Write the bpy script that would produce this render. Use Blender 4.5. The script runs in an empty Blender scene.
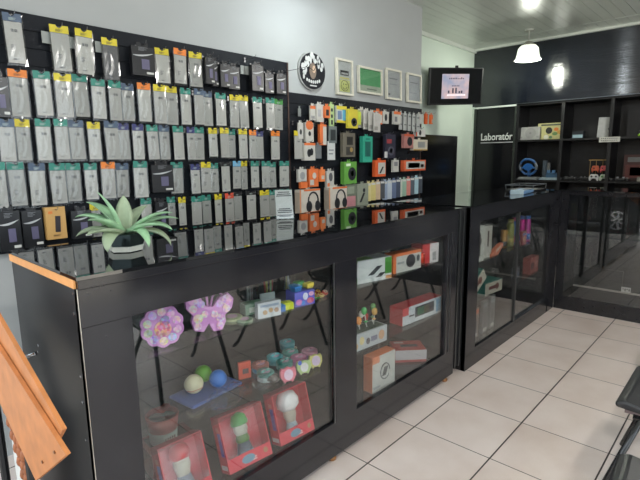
import bpy, bmesh, math, random
from mathutils import Vector, Matrix
random.seed(4)
PI = math.pi
SC = bpy.context.scene
COL = SC.collection

# ------------------------------------------------------------------ camera
cam_d = bpy.data.cameras.new('camera'); cam = bpy.data.objects.new('camera', cam_d); COL.objects.link(cam)
cam_d.sensor_width = 36.0; cam_d.sensor_fit = 'HORIZONTAL'; cam_d.lens = 477.0/640*36
# rows: world X, Y, Z axes expressed in the camera's (right, down, forward) frame
ROT = ((0.67616765, -0.13219457, 0.72479094), (-0.73664688, -0.10502618, 0.6680725), (-0.01219353, -0.985644, -0.16839603))
cam.matrix_world = Matrix([[r[0], -r[1], -r[2], 0] for r in ROT] + [[0, 0, 0, 1]])
cam.location = (0, 0, 1.4)
cam_d.clip_start = 0.05
SC.camera = cam

# ------------------------------------------------------------------ world, sun, exposure
w = bpy.data.worlds.new('sky'); SC.world = w; w.use_nodes = True
bg = w.node_tree.nodes['Background']; bg.inputs[0].default_value = (0.84, 0.93, 1.0, 1); bg.inputs[1].default_value = 2.7
sun_d = bpy.data.lights.new('sun', 'SUN'); sun_d.energy = 9.0; sun_d.angle = 0.02; sun_d.color = (1, .95, .87)
sun = bpy.data.objects.new('sun', sun_d); COL.objects.link(sun)
sun.rotation_euler = Vector((-0.62, -0.06, -0.78)).to_track_quat('-Z', 'Y').to_euler()
SC.view_settings.view_transform = 'Standard'; SC.view_settings.look = 'None'
SC.view_settings.gamma = 1.0; SC.view_settings.use_curve_mapping = False
SC.view_settings.exposure = 0.16
SC.cycles.max_bounces = 8; SC.cycles.transparent_max_bounces = 24; SC.cycles.sample_clamp_indirect = 6.0

# ------------------------------------------------------------------ materials
def srgb(c):
    return tuple(((v/255)/12.92 if v/255 <= .04045 else ((v/255+.055)/1.055)**2.4) for v in c)
MATS = {}
def mat(name, col, rough=.5, metal=0, spec=.5, noise=.06, scale=30, bump=0, coat=0, emit=None, estr=0):
    """col is an sRGB 0..255 triple; a procedural noise varies it slightly"""
    if name in MATS: return MATS[name]
    m = bpy.data.materials.new(name); m.use_nodes = True
    nt = m.node_tree; b = nt.nodes['Principled BSDF']
    c = srgb(col)
    b.inputs['Roughness'].default_value = rough; b.inputs['Metallic'].default_value = metal
    b.inputs['Specular IOR Level'].default_value = spec
    b.inputs['Coat Weight'].default_value = coat
    tc = nt.nodes.new('ShaderNodeTexCoord'); nz = nt.nodes.new('ShaderNodeTexNoise'); nz.inputs['Scale'].default_value = scale
    nt.links.new(tc.outputs['Object'], nz.inputs['Vector'])
    rp = nt.nodes.new('ShaderNodeValToRGB')
    lo = tuple(v*(1-noise) for v in c); hi = tuple(min(1, v*(1+noise)) for v in c)
    rp.color_ramp.elements[0].position = .3; rp.color_ramp.elements[1].position = .7
    rp.color_ramp.elements[0].color = (*lo, 1); rp.color_ramp.elements[1].color = (*hi, 1)
    nt.links.new(nz.outputs['Fac'], rp.inputs['Fac']); nt.links.new(rp.outputs['Color'], b.inputs['Base Color'])
    if bump:
        bp = nt.nodes.new('ShaderNodeBump'); bp.inputs['Strength'].default_value = bump; bp.inputs['Distance'].default_value = .01
        nt.links.new(nz.outputs['Fac'], bp.inputs['Height']); nt.links.new(bp.outputs['Normal'], b.inputs['Normal'])
    if emit:
        b.inputs['Emission Color'].default_value = (*srgb(emit), 1); b.inputs['Emission Strength'].default_value = estr
    MATS[name] = m
    return m
def glass(name, tint=(.93, .96, .95), ior=1.5, rough=0.0, mul=1.0):
    if name in MATS: return MATS[name]
    m = bpy.data.materials.new(name); m.use_nodes = True; nt = m.node_tree
    nt.nodes.remove(nt.nodes['Principled BSDF'])
    out = nt.nodes['Material Output']
    t = nt.nodes.new('ShaderNodeBsdfTransparent'); t.inputs[0].default_value = (*tint, 1)
    g = nt.nodes.new('ShaderNodeBsdfGlossy'); g.inputs['Roughness'].default_value = rough
    f0 = ((ior-1)/(ior+1))**2
    lw = nt.nodes.new('ShaderNodeLayerWeight'); lw.inputs['Blend'].default_value = .5          # facing = 1 - |cos|
    pw = nt.nodes.new('ShaderNodeMath'); pw.operation = 'POWER'; pw.inputs[1].default_value = 5
    ma = nt.nodes.new('ShaderNodeMath'); ma.operation = 'MULTIPLY_ADD'; ma.inputs[1].default_value = (1-f0)*mul; ma.inputs[2].default_value = f0*mul; ma.use_clamp = True
    mx = nt.nodes.new('ShaderNodeMixShader')
    nt.links.new(lw.outputs['Facing'], pw.inputs[0]); nt.links.new(pw.outputs[0], ma.inputs[0]); nt.links.new(ma.outputs[0], mx.inputs[0])
    nt.links.new(t.outputs[0], mx.inputs[1]); nt.links.new(g.outputs[0], mx.inputs[2]); nt.links.new(mx.outputs[0], out.inputs[0])
    MATS[name] = m
    return m
def C(*c, rough=.45, **k):           # a plain printed-card or plastic colour
    return mat('colour_%d_%d_%d' % c, c, rough=rough, **k)
def reflective(name, col, ior, rough, bumpf=None):
    m = mat(name, col, rough=rough, noise=.1)
    m.node_tree.nodes['Principled BSDF'].inputs['IOR'].default_value = ior
    return m

BLACK = reflective('black_gloss_laminate', (30, 30, 34), 1.52, .14)
BLACKTOP = reflective('black_glass_top', (20, 21, 23), 1.85, .015)
BLACKM = mat('black_matt_board', (24, 25, 28), rough=.45)
SLAT = mat('black_slatwall_board', (26, 29, 35), rough=.6, spec=.2)
CHROME = mat('chrome_steel', (190, 192, 195), rough=.2, metal=1)
PANE = glass('display_glass', (.95, .97, .97), 1.62, 0, 1.6)
SHELFG = glass('shelf_glass', (.86, .92, .9), 1.5, 0, 1.0)
BAG = glass('clear_plastic_bag', (.96, .97, .97), 1.45, .12, 1.5)
CLEAR = glass('clear_plastic', (.9, .92, .92), 1.45, .05, 1.6)

# ------------------------------------------------------------------ mesh helpers
def nbm(): return bmesh.new()
def box(bm, x0, x1, y0, y1, z0, z1, M=None):
    vs = [bm.verts.new((x, y, z)) for x in (x0, x1) for y in (y0, y1) for z in (z0, z1)]
    for f in ((0,1,3,2), (4,6,7,5), (0,4,5,1), (2,3,7,6), (0,2,6,4), (1,5,7,3)): bm.faces.new([vs[i] for i in f])
    if M is not None:
        for v in vs: v.co = M @ v.co
    return bm
def prism(bm, pts, a0, a1, axis='y'):
    """extrude a 2D outline along an axis: y -> pts are (x, z), x -> (y, z), z -> (x, y)"""
    def P(p, a):
        return (p[0], a, p[1]) if axis == 'y' else (a, p[0], p[1]) if axis == 'x' else (p[0], p[1], a)
    A = [bm.verts.new(P(p, a0)) for p in pts]; B = [bm.verts.new(P(p, a1)) for p in pts]
    n = len(pts)
    for i in range(n): bm.faces.new((A[i], A[(i+1) % n], B[(i+1) % n], B[i]))
    bm.faces.new(A[::-1]); bm.faces.new(B)
    bmesh.ops.recalc_face_normals(bm, faces=bm.faces)
    return bm
def tube(bm, pts, r, n=8):
    pts = [Vector(p) for p in pts]; rings = []
    for i, p in enumerate(pts):
        d = (pts[min(i+1, len(pts)-1)] - pts[max(i-1, 0)]).normalized()
        a = Vector((0, 0, 1)) if abs(d.z) < .9 else Vector((1, 0, 0))
        u = d.cross(a).normalized(); v = d.cross(u)
        rr = r[i] if isinstance(r, (list, tuple)) else r
        rings.append([bm.verts.new(p + (u*math.cos(2*PI*k/n) + v*math.sin(2*PI*k/n))*rr) for k in range(n)])
    for A, B in zip(rings, rings[1:]):
        for k in range(n): bm.faces.new((A[k], A[(k+1) % n], B[(k+1) % n], B[k]))
    bm.faces.new(rings[0][::-1]); bm.faces.new(rings[-1])
    return bm
def lathe(bm, prof, n=24, c=(0, 0, 0), close=False):
    rings = [[bm.verts.new((c[0]+r*math.cos(2*PI*k/n), c[1]+r*math.sin(2*PI*k/n), c[2]+z)) for k in range(n)] for r, z in prof]
    prs = list(zip(rings, rings[1:]))
    if close: prs.append((rings[-1], rings[0]))
    for A, B in prs:
        for k in range(n): bm.faces.new((A[k], A[(k+1) % n], B[(k+1) % n], B[k]))
    if not close:
        bm.faces.new(rings[0][::-1]); bm.faces.new(rings[-1])
    bmesh.ops.remove_doubles(bm, verts=bm.verts, dist=1e-6)
    bmesh.ops.recalc_face_normals(bm, faces=bm.faces)
    return bm
def ball(bm, c, r, sx=1, sy=1, sz=1, n=16):
    M = Matrix.Translation(c) @ Matrix.Diagonal((r*sx, r*sy, r*sz, 1))
    bmesh.ops.create_uvsphere(bm, u_segments=n, v_segments=max(6, n//2), radius=1, matrix=M)
    return bm
def ellipse(cx, cz, rx, rz, n=20): return [(cx+rx*math.cos(2*PI*k/n), cz+rz*math.sin(2*PI*k/n)) for k in range(n)]
def obj(name, bm, m, parent=None, loc=None, rot=None, smooth=False, bevel=0):
    me = bpy.data.meshes.new(name)
    bmesh.ops.recalc_face_normals(bm, faces=bm.faces)
    bm.to_mesh(me); bm.free(); me.materials.append(m)
    if smooth:
        for p in me.polygons: p.use_smooth = True
    o = bpy.data.objects.new(name, me); COL.objects.link(o)
    if parent: o.parent = parent
    if loc: o.location = loc
    if rot: o.rotation_euler = rot
    if bevel:
        b = o.modifiers.new('bevel', 'BEVEL'); b.width = bevel; b.segments = 2; b.limit_method = 'ANGLE'
    return o
def tag(o, label, cat, group=None):
    o['label'] = label; o['category'] = cat
    if group: o['group'] = group
    return o
def thing(name, label, cat, loc=(0, 0, 0), rz=0, group=None, rot=None):
    o = bpy.data.objects.new(name, None); COL.objects.link(o); o.empty_display_size = .05
    o.location = loc; o.rotation_euler = rot or (0, 0, rz)
    return tag(o, label, cat, group)
def struct(name, bm, m, **k):
    o = obj(name, bm, m, **k); o['kind'] = 'structure'; return o
def dup(root, loc, label, rz=None, group=None):
    r = root.copy(); COL.objects.link(r); r.location = loc; r['label'] = label
    if rz is not None: r.rotation_euler = (0, 0, rz)
    if group: r['group'] = group
    for ch in list(root.children):
        c = ch.copy(); COL.objects.link(c); c.parent = r
        for g in ch.children:
            d = g.copy(); COL.objects.link(d); d.parent = c
    return r
def text_mesh(name, s, size, m, parent, loc, rot, extr=.0008, align='CENTER', bold=0):
    cu = bpy.data.curves.new(name, 'FONT'); cu.body = s; cu.size = size; cu.extrude = extr; cu.align_x = align; cu.offset = bold
    t = bpy.data.objects.new(name, cu); me = bpy.data.meshes.new_from_object(t)
    bpy.data.objects.remove(t)
    me.materials.append(m) if not me.materials else None
    o = bpy.data.objects.new(name, me); COL.objects.link(o); o.parent = parent; o.location = loc; o.rotation_euler = rot
    return o
ORD = ['first', 'second', 'third', 'fourth', 'fifth', 'sixth', 'seventh', 'eighth', 'ninth', 'tenth', 'eleventh', 'twelfth', 'thirteenth',
       'fourteenth', 'fifteenth', 'sixteenth', 'seventeenth', 'eighteenth', 'nineteenth', 'twentieth', 'twenty-first', 'twenty-second']

# carton: origin bottom centre, front faces -Y.  marks: (face, shape, u0, v0, u1, v1, colour, name)
def carton(name, label, cat, loc, w, d, h, col, marks=(), rz=0, rot=None, group=None, m=None):
    t = thing(name, label, cat, loc, rz, group, rot)
    obj('box_body', box(nbm(), -w/2, w/2, -d/2, d/2, 0, h), m or C(*col), t)
    for (face, shape, u0, v0, u1, v1, c, nm) in marks:
        e = .0012; bm = nbm()
        if face == 'f':
            X = lambda u: -w/2+u*w; Z = lambda v: v*h
            if shape == 'r': box(bm, X(u0), X(u1), -d/2-e, -d/2+.0005, Z(v0), Z(v1))
            elif shape == 'e': prism(bm, ellipse(X((u0+u1)/2), Z((v0+v1)/2), (u1-u0)*w/2, (v1-v0)*h/2), -d/2-e*1.5, -d/2+.0005)
            elif shape == 'o':
                cx, cz, rx, rz_ = X((u0+u1)/2), Z((v0+v1)/2), (u1-u0)*w/2, (v1-v0)*h/2
                tube(bm, [(cx+rx*math.cos(2*PI*k/24), -d/2-.001, cz+rz_*math.sin(2*PI*k/24)) for k in range(23)], .0035, 5)
            elif shape == 'q':   # slanted bar
                prism(bm, [(X(u0), Z(v0)), (X(u0+.16), Z(v0)), (X(u1), Z(v1)), (X(u1-.16), Z(v1))], -d/2-e*1.5, -d/2+.0005)
        elif face == 'l': box(bm, -w/2-e, -w/2+.0005, d/2-u0*d, d/2-u1*d, v0*h, v1*h)
        elif face == 't': box(bm, -w/2+u0*w, -w/2+u1*w, -d/2+v0*d, -d/2+v1*d, h-.0005, h+e)
        obj(nm, bm, C(*c), t)
    return t
# ------------------------------------------------------------------ materials of the setting
def tile_mat():
    m = bpy.data.materials.new('ceramic_floor_tiles'); m.use_nodes = True; nt = m.node_tree; b = nt.nodes['Principled BSDF']
    N = nt.nodes.new; L = nt.links.new
    geo = N('ShaderNodeNewGeometry'); sep = N('ShaderNodeSeparateXYZ'); L(geo.outputs['Position'], sep.inputs[0])
    def m_(op, a, bv=None):
        n = N('ShaderNodeMath'); n.operation = op
        for i, v in enumerate((a, bv)):
            if v is None: continue
            if isinstance(v, (int, float)): n.inputs[i].default_value = v
            else: L(v, n.inputs[i])
        return n.outputs[0]
    masks = []; cells = []
    for ax, off, pitch in ((0, 2.030, .4095), (1, 1.210, .4065)):
        q = m_('DIVIDE', m_('SUBTRACT', sep.outputs[ax], off - pitch*40), pitch)
        fr = m_('FRACT', q); cells.append(m_('FLOOR', q))
        dist = m_('MINIMUM', fr, m_('SUBTRACT', 1.0, fr))
        masks.append(m_('LESS_THAN', dist, .0085 if ax else .0062))
    g = m_('MAXIMUM', masks[0], masks[1])
    cv = N('ShaderNodeCombineXYZ'); L(cells[0], cv.inputs[0]); L(cells[1], cv.inputs[1])
    wn = N('ShaderNodeTexWhiteNoise'); L(cv.outputs[0], wn.inputs['Vector'])
    nz = N('ShaderNodeTexNoise'); nz.inputs['Scale'].default_value = 4; nz.inputs['Detail'].default_value = 6; L(geo.outputs['Position'], nz.inputs['Vector'])
    sp = N('ShaderNodeTexNoise'); sp.inputs['Scale'].default_value = 260; L(geo.outputs['Position'], sp.inputs['Vector'])
    r = N('ShaderNodeValToRGB'); r.color_ramp.elements[0].position = .3; r.color_ramp.elements[1].position = .7
    r.color_ramp.elements[0].color = (*srgb((202, 185, 175)), 1); r.color_ramp.elements[1].color = (*srgb((224, 212, 206)), 1)
    mixf = m_('ADD', m_('MULTIPLY', nz.outputs['Fac'], .6), m_('ADD', m_('MULTIPLY', wn.outputs['Value'], .12), m_('MULTIPLY', sp.outputs['Fac'], .28)))
    L(mixf, r.inputs['Fac'])
    mx = N('ShaderNodeMix'); mx.data_type = 'RGBA'; L(g, mx.inputs['Factor']); L(r.outputs[0], mx.inputs[6]); mx.inputs[7].default_value = (*srgb((50, 42, 38)), 1)
    L(mx.outputs[2], b.inputs['Base Color']); b.inputs['Roughness'].default_value = .33
    bp = N('ShaderNodeBump'); bp.inputs['Strength'].default_value = .3; bp.inputs['Distance'].default_value = .002; bp.invert = True
    L(g, bp.inputs['Height']); L(bp.outputs['Normal'], b.inputs['Normal'])
    return m
def rippled_black():
    m = bpy.data.materials.new('black_vinyl_sheet'); m.use_nodes = True; nt = m.node_tree; b = nt.nodes['Principled BSDF']
    b.inputs['Base Color'].default_value = (*srgb((17, 21, 30)), 1); b.inputs['Roughness'].default_value = .1; b.inputs['IOR'].default_value = 1.75
    tc = nt.nodes.new('ShaderNodeTexCoord'); mp = nt.nodes.new('ShaderNodeMapping'); mp.inputs['Scale'].default_value = (3, 1.0, 260)
    nz = nt.nodes.new('ShaderNodeTexNoise'); nz.inputs['Scale'].default_value = 1.5; nz.inputs['Detail'].default_value = 3
    bp = nt.nodes.new('ShaderNodeBump'); bp.inputs['Strength'].default_value = .5; bp.inputs['Distance'].default_value = .0011
    nt.links.new(tc.outputs['Object'], mp.inputs[0]); nt.links.new(mp.outputs[0], nz.inputs['Vector'])
    nt.links.new(nz.outputs['Fac'], bp.inputs['Height']); nt.links.new(bp.outputs['Normal'], b.inputs['Normal'])
    return m
TILES = tile_mat(); VINYL = rippled_black()
WALL = mat('painted_wall', (174, 177, 177), rough=.75, noise=.02, scale=5)
WALLG = mat('pale_green_wall', (205, 217, 205), rough=.7, noise=.02, scale=5)
CEIL = mat('white_pvc_lining', (206, 211, 203), rough=.28, noise=.02, scale=4)
PAVE = mat('concrete_pavement', (196, 188, 176), rough=.9, noise=.12, scale=6)
ASPH = mat('grey_asphalt', (120, 118, 116), rough=.95, noise=.15, scale=20)

# ------------------------------------------------------------------ setting
struct('floor', box(nbm(), .12, 7.4, -2.1, 3.2, -.12, 0), TILES)
struct('trim_threshold', box(nbm(), -.12, .12, -2.1, 2.7, -.14, -.01), mat('dark_threshold', (60, 56, 52), rough=.5))
struct('wall_left', box(nbm(), .12, 4.23, 2.54, 3.2, 0, 2.8), WALL)
struct('wall_recess', box(nbm(), 4.23, 6.36, 3.0, 3.2, 0, 2.8), WALLG)
struct('wall_back', box(nbm(), 6.80, 6.9, -2.1, 3.2, 0, 2.8), mat('dark_back_wall', (40, 40, 42), rough=.7))
struct('wall_right', box(box(nbm(), 2.6, 7.4, -2.2, -2.1, 0, 2.8), .12, 2.6, -2.2, -2.1, 2.5, 2.8), WALL)
bm = nbm()                       # entrance wall: lintel and two jambs around the open shop front
box(bm, -.12, .12, -2.2, 3.2, 2.42, 2.95); box(bm, -.12, .12, 2.62, 3.4, -.14, 2.42); box(bm, -.12, .12, -2.2, -2.0, -.14, 2.42)
struct('wall_entrance', bm, WALL)
bm = nbm(); n = 0                # PVC boards run front to back, small V joints between them
y = -2.1
while y < 3.2:
    box(bm, .12, 5.98, y, min(y+.0965, 3.2), 2.8, 2.83); box(bm, 6.0, 7.4, y, min(y+.0965, 3.2), 2.8, 2.83); y += .1
box(bm, -.12, 7.4, -2.2, 3.3, 2.824, 2.95)
struct('ceiling', bm, CEIL)
struct('trim_ceiling', prism(prism(nbm(), [(4.23, 2.8), (4.23, 2.755), (6.35, 2.755), (6.35, 2.8)], 2.972, 3.0), [(6.30, 2.8), (6.30, 2.775), (6.345, 2.775), (6.345, 2.8)], -2.1, 3.0), CEIL)
# black glossy vinyl fascia over the shelving
struct('wall_fascia', prism(nbm(), [(6.35, 3.0), (6.40, 3.0), (6.40, -2.1), (6.35, -2.1)], 2.055, 2.8, 'z'), VINYL)
# street
struct('ground', box(box(nbm(), -1.5, -.12, -9, 10, -.3, -.14), -.12, 8, -9, -2.1, -.3, -.02), PAVE)
struct('ground_street', box(nbm(), -14, -1.5, -9, 10, -.4, -.3), ASPH)
struct('wall_opposite', box(nbm(), -14.3, -14, -9, 10, -.4, 5.5), mat('facade_plaster', (150, 140, 128), rough=.9, noise=.15, scale=1.5))

# ------------------------------------------------------------------ slat wall panels
def slatwall(name, label, x0, x1, z0, z1):
    t = thing(name, label, 'slatwall panel', (x0, 2.52, z0))
    bm = nbm(); z = z1; box(bm, 0, x1-x0, .008, .018, 0, z1-z0)
    while z > z0+.01:
        a = max(z0, z-.072); box(bm, 0, x1-x0, 0, .009, a-z0, z-z0); z -= .077
    obj('slatted_board', bm, SLAT, t)
    bm = nbm(); box(bm, x1-x0-.012, x1-x0, -.004, .018, 0, z1-z0); obj('edge_strip', bm, mat('dark_edge', (70, 52, 46)), t)
    return t
slatwall('slatwall_panel', 'tall black slatwall panel full of screen protector packs on left wall', .30, 2.425, .985, 2.062)
slatwall('slatwall_panel', 'lower black slatwall panel with mixed gadgets under the four frames', 2.43, 4.222, .985, 1.865)

# ------------------------------------------------------------------ packs on the left panel
HD = {'b': ((74, 92, 116), 'steel blue'), 'y': ((214, 196, 40), 'yellow'), 'Y': ((214, 196, 40), 'yellow'), 'o': ((232, 130, 44), 'orange'), 't': ((44, 132, 116), 'teal'),
      'n': ((52, 56, 112), 'navy blue'), 'g': ((70, 150, 70), 'green'), 'r': ((214, 82, 56), 'red'), 'w': ((34, 34, 36), 'black'), 'l': ((110, 170, 204), 'light blue')}
ROWS = [
[('b', 0.718, 2.033, 0.081, 0.209), ('y', 0.913, 2.023, 0.093, 0.206), ('y', 1.016, 2.02, 0.09, 0.208), ('Y', 1.146, 2.005, 0.087, 0.203), ('K', 1.309, 2.007, 0.123, 0.167), ('y', 1.431, 2.0, 0.09, 0.184), ('o', 1.532, 2.01, 0.089, 0.189), ('y', 1.642, 2.011, 0.094, 0.194), ('K', 1.723, 2.011, 0.06, 0.17), ('k', 1.773, 2.001, 0.043, 0.166), ('K', 1.831, 1.986, 0.067, 0.152), ('K', 1.912, 1.985, 0.081, 0.155), ('K', 2.086, 2.014, 0.092, 0.18), ('K', 2.203, 1.979, 0.075, 0.147), ('K', 2.291, 1.983, 0.083, 0.15)] ,
[('K', 0.64, 1.783, 0.064, 0.189), ('o', 0.724, 1.806, 0.087, 0.207), ('t', 0.815, 1.808, 0.08, 0.2), ('y', 0.901, 1.805, 0.085, 0.201), ('t', 0.988, 1.815, 0.08, 0.202), ('t', 1.068, 1.8, 0.074, 0.193), ('t', 1.146, 1.799, 0.072, 0.198), ('b', 1.226, 1.797, 0.073, 0.192), ('o', 1.308, 1.806, 0.08, 0.202), ('y', 1.392, 1.804, 0.077, 0.207), ('y', 1.477, 1.807, 0.081, 0.212), ('t', 1.559, 1.804, 0.072, 0.205), ('b', 1.64, 1.806, 0.071, 0.204), ('b', 1.718, 1.802, 0.071, 0.203), ('t', 1.801, 1.798, 0.081, 0.195), ('y', 1.895, 1.794, 0.077, 0.2), ('y', 1.988, 1.802, 0.085, 0.204), ('t', 2.089, 1.798, 0.085, 0.196), ('t', 2.188, 1.8, 0.08, 0.201), ('g', 2.292, 1.802, 0.093, 0.206)] ,
[('b', 0.648, 1.587, 0.069, 0.186), ('y', 0.72, 1.591, 0.068, 0.186), ('t', 0.799, 1.595, 0.072, 0.191), ('t', 0.872, 1.598, 0.067, 0.19), ('b', 0.95, 1.598, 0.079, 0.19), ('y', 1.028, 1.592, 0.068, 0.185), ('b', 1.11, 1.6, 0.08, 0.195), ('n', 1.187, 1.594, 0.065, 0.189), ('n', 1.258, 1.592, 0.067, 0.188), ('t', 1.332, 1.59, 0.07, 0.187), ('b', 1.419, 1.593, 0.067, 0.191), ('t', 1.497, 1.591, 0.077, 0.19), ('n', 1.571, 1.588, 0.06, 0.188), ('t', 1.646, 1.591, 0.076, 0.192), ('y', 1.731, 1.589, 0.065, 0.172), ('y', 1.808, 1.592, 0.075, 0.181), ('t', 1.882, 1.588, 0.066, 0.178), ('y', 1.959, 1.591, 0.073, 0.188), ('o', 2.031, 1.587, 0.063, 0.185), ('n', 2.112, 1.583, 0.074, 0.182), ('o', 2.239, 1.588, 0.092, 0.194)] ,
[('t', 0.596, 1.402, 0.067, 0.204), ('t', 0.672, 1.401, 0.075, 0.2), ('b', 0.754, 1.395, 0.077, 0.197), ('t', 0.837, 1.394, 0.079, 0.193), ('t', 0.919, 1.393, 0.074, 0.188), ('t', 0.995, 1.392, 0.068, 0.183), ('o', 1.078, 1.396, 0.077, 0.187), ('b', 1.165, 1.389, 0.075, 0.182), ('t', 1.256, 1.398, 0.085, 0.197), ('K', 1.375, 1.397, 0.127, 0.171), ('t', 1.486, 1.39, 0.084, 0.182), ('n', 1.595, 1.377, 0.068, 0.176), ('y', 1.663, 1.388, 0.074, 0.184), ('t', 1.74, 1.381, 0.066, 0.182), ('w', 1.814, 1.386, 0.072, 0.185), ('l', 1.894, 1.391, 0.071, 0.176), ('y', 1.974, 1.39, 0.057, 0.186), ('t', 2.05, 1.389, 0.077, 0.176), ('t', 2.134, 1.388, 0.075, 0.18), ('t', 2.215, 1.38, 0.078, 0.176), ('t', 2.316, 1.386, 0.096, 0.18)] ,
[('K', 0.614, 1.208, 0.085, 0.201), ('K', 0.715, 1.2, 0.083, 0.194), ('T', 0.81, 1.188, 0.088, 0.153), ('K', 0.925, 1.183, 0.094, 0.158), ('y', 1.007, 1.187, 0.06, 0.172), ('t', 1.273, 1.199, 0.07, 0.164), ('K', 1.356, 1.193, 0.073, 0.174), ('t', 1.434, 1.194, 0.057, 0.166), ('y', 1.495, 1.19, 0.052, 0.169), ('t', 1.586, 1.189, 0.075, 0.173), ('t', 1.673, 1.19, 0.075, 0.176), ('y', 1.748, 1.191, 0.06, 0.18), ('r', 1.824, 1.193, 0.077, 0.183), ('w', 1.911, 1.194, 0.081, 0.187), ('w', 2.011, 1.195, 0.084, 0.191), ('y', 2.115, 1.195, 0.089, 0.182), ('t', 2.21, 1.19, 0.083, 0.186), ('t', 2.314, 1.191, 0.087, 0.183)] ,
]
ROWN = ['top row', 'second row from the top', 'third row from the top', 'fourth row from the top', 'bottom row']
FILM = mat('film_insert', (166, 165, 160), rough=.35, noise=.05, scale=14)
FILMS = [FILM, mat('film_insert_cool', (158, 158, 153), rough=.35, noise=.05, scale=14), mat('film_insert_light', (180, 179, 173), rough=.3, noise=.05, scale=14)]
FILMD = mat('dark_film_insert', (84, 84, 86), rough=.3)
INK = mat('grey_print', (104, 106, 110), rough=.6)
HOOKM = mat('hook_wire', (120, 120, 122), rough=.3, metal=1)
TAGM = glass('price_tag_plastic', (.75, .78, .76), 1.4, .2, 1.5)
PROTO = {}
def unit_mesh(key, fn):
    if key not in PROTO:
        bm = nbm(); fn(bm); me = bpy.data.meshes.new(key); bmesh.ops.recalc_face_normals(bm, faces=bm.faces); bm.to_mesh(me); bm.free(); PROTO[key] = me
    return PROTO[key]
def inst(name, key, fn, m, parent, loc, scale=(1, 1, 1), rot=(0, 0, 0)):
    """an object of its own that shares a unit mesh; its material sits on the object slot"""
    me = unit_mesh(key, fn)
    if not me.materials: me.materials.append(m)
    o = bpy.data.objects.new(name, me); COL.objects.link(o); o.parent = parent; o.location = loc; o.scale = scale; o.rotation_euler = rot
    if me.materials[0] != m:
        o.material_slots[0].link = 'OBJECT'; o.material_slots[0].material = m
    return o
def f_sheet(bm): box(bm, -.5, .5, -.5, .5, -1, 0)
def f_card(bm):      # header card with a round punch notch in the top edge
    pts = [(-.5, -1), (.5, -1), (.5, 0), (.16, 0)] + [(.16*math.cos(a), -.34*math.sin(a)) for a in (.5, 1.0, 1.57, 2.1, 2.6)] + [(-.16, 0), (-.5, 0)]
    prism(bm, pts, -.5, .5)
def f_bag(bm):       # slightly pillowed clear bag
    n = 6; g = []
    for s in (-1, 1):
        g.append([[bm.verts.new((-.5+i/n, s*.5*(math.sin(PI*i/n)**.5)*(math.sin(PI*j/n)**.5)*(1+.25*math.sin(9*i+5*j)), -1+j/n)) for j in range(n+1)] for i in range(n+1)])
    for k in (0, 1):
        for i in range(n):
            for j in range(n): bm.faces.new((g[k][i][j], g[k][i+1][j], g[k][i+1][j+1], g[k][i][j+1]))
    bmesh.ops.remove_doubles(bm, verts=bm.verts, dist=1e-4)
def f_hook(bm):      # straight peg with an upturned tip and a small base clip; peg is 1 long
    tube(bm, [(0, 0, 0), (0, -.85, .02), (0, -.97, .06), (0, -1.0, .14)], .016, 6); box(bm, -.06, .06, -.03, 0, -.14, .1)
def f_lines(bm):     # tiny rows of printed text
    for k, (w, z) in enumerate(((.5, 0), (.34, -.12), (.44, -.24), (.3, -.36))): box(bm, -.25, -.25+w, -.5, .5, z-.05, z)
def f_swoosh(bm):
    top = [(-.5+i/10, -.12+.30*(i/10)**1.6) for i in range(11)]; bot = [(x, z-.16*math.sin(PI*(i/10)*.9+.25)) for i, (x, z) in enumerate(top)]
    prism(bm, top+bot[::-1], -.5, .5)
def digits3d(bm):
    for (a, b, c, d) in ((-.5, -.1, .8, 1), (-.5, -.1, .4, .6), (-.5, -.1, 0, .2), (-.25, -.1, 0, 1), (.08, .24, 0, 1), (.08, .5, .8, 1), (.08, .5, 0, .2), (.36, .5, .1, .9)):
        box(bm, a, b, -.5, .5, c, d)
def hook(x, z, label, y1):
    t = thing('wire_hook', label, 'hook', (x, 2.518, z), group='slatwall hooks')
    L = 2.518 - y1 + .035
    inst('peg', 'peg', f_hook, HOOKM, t, (0, 0, 0), (L*.7 if L < .1 else .1, L, .12))
    return t
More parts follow.
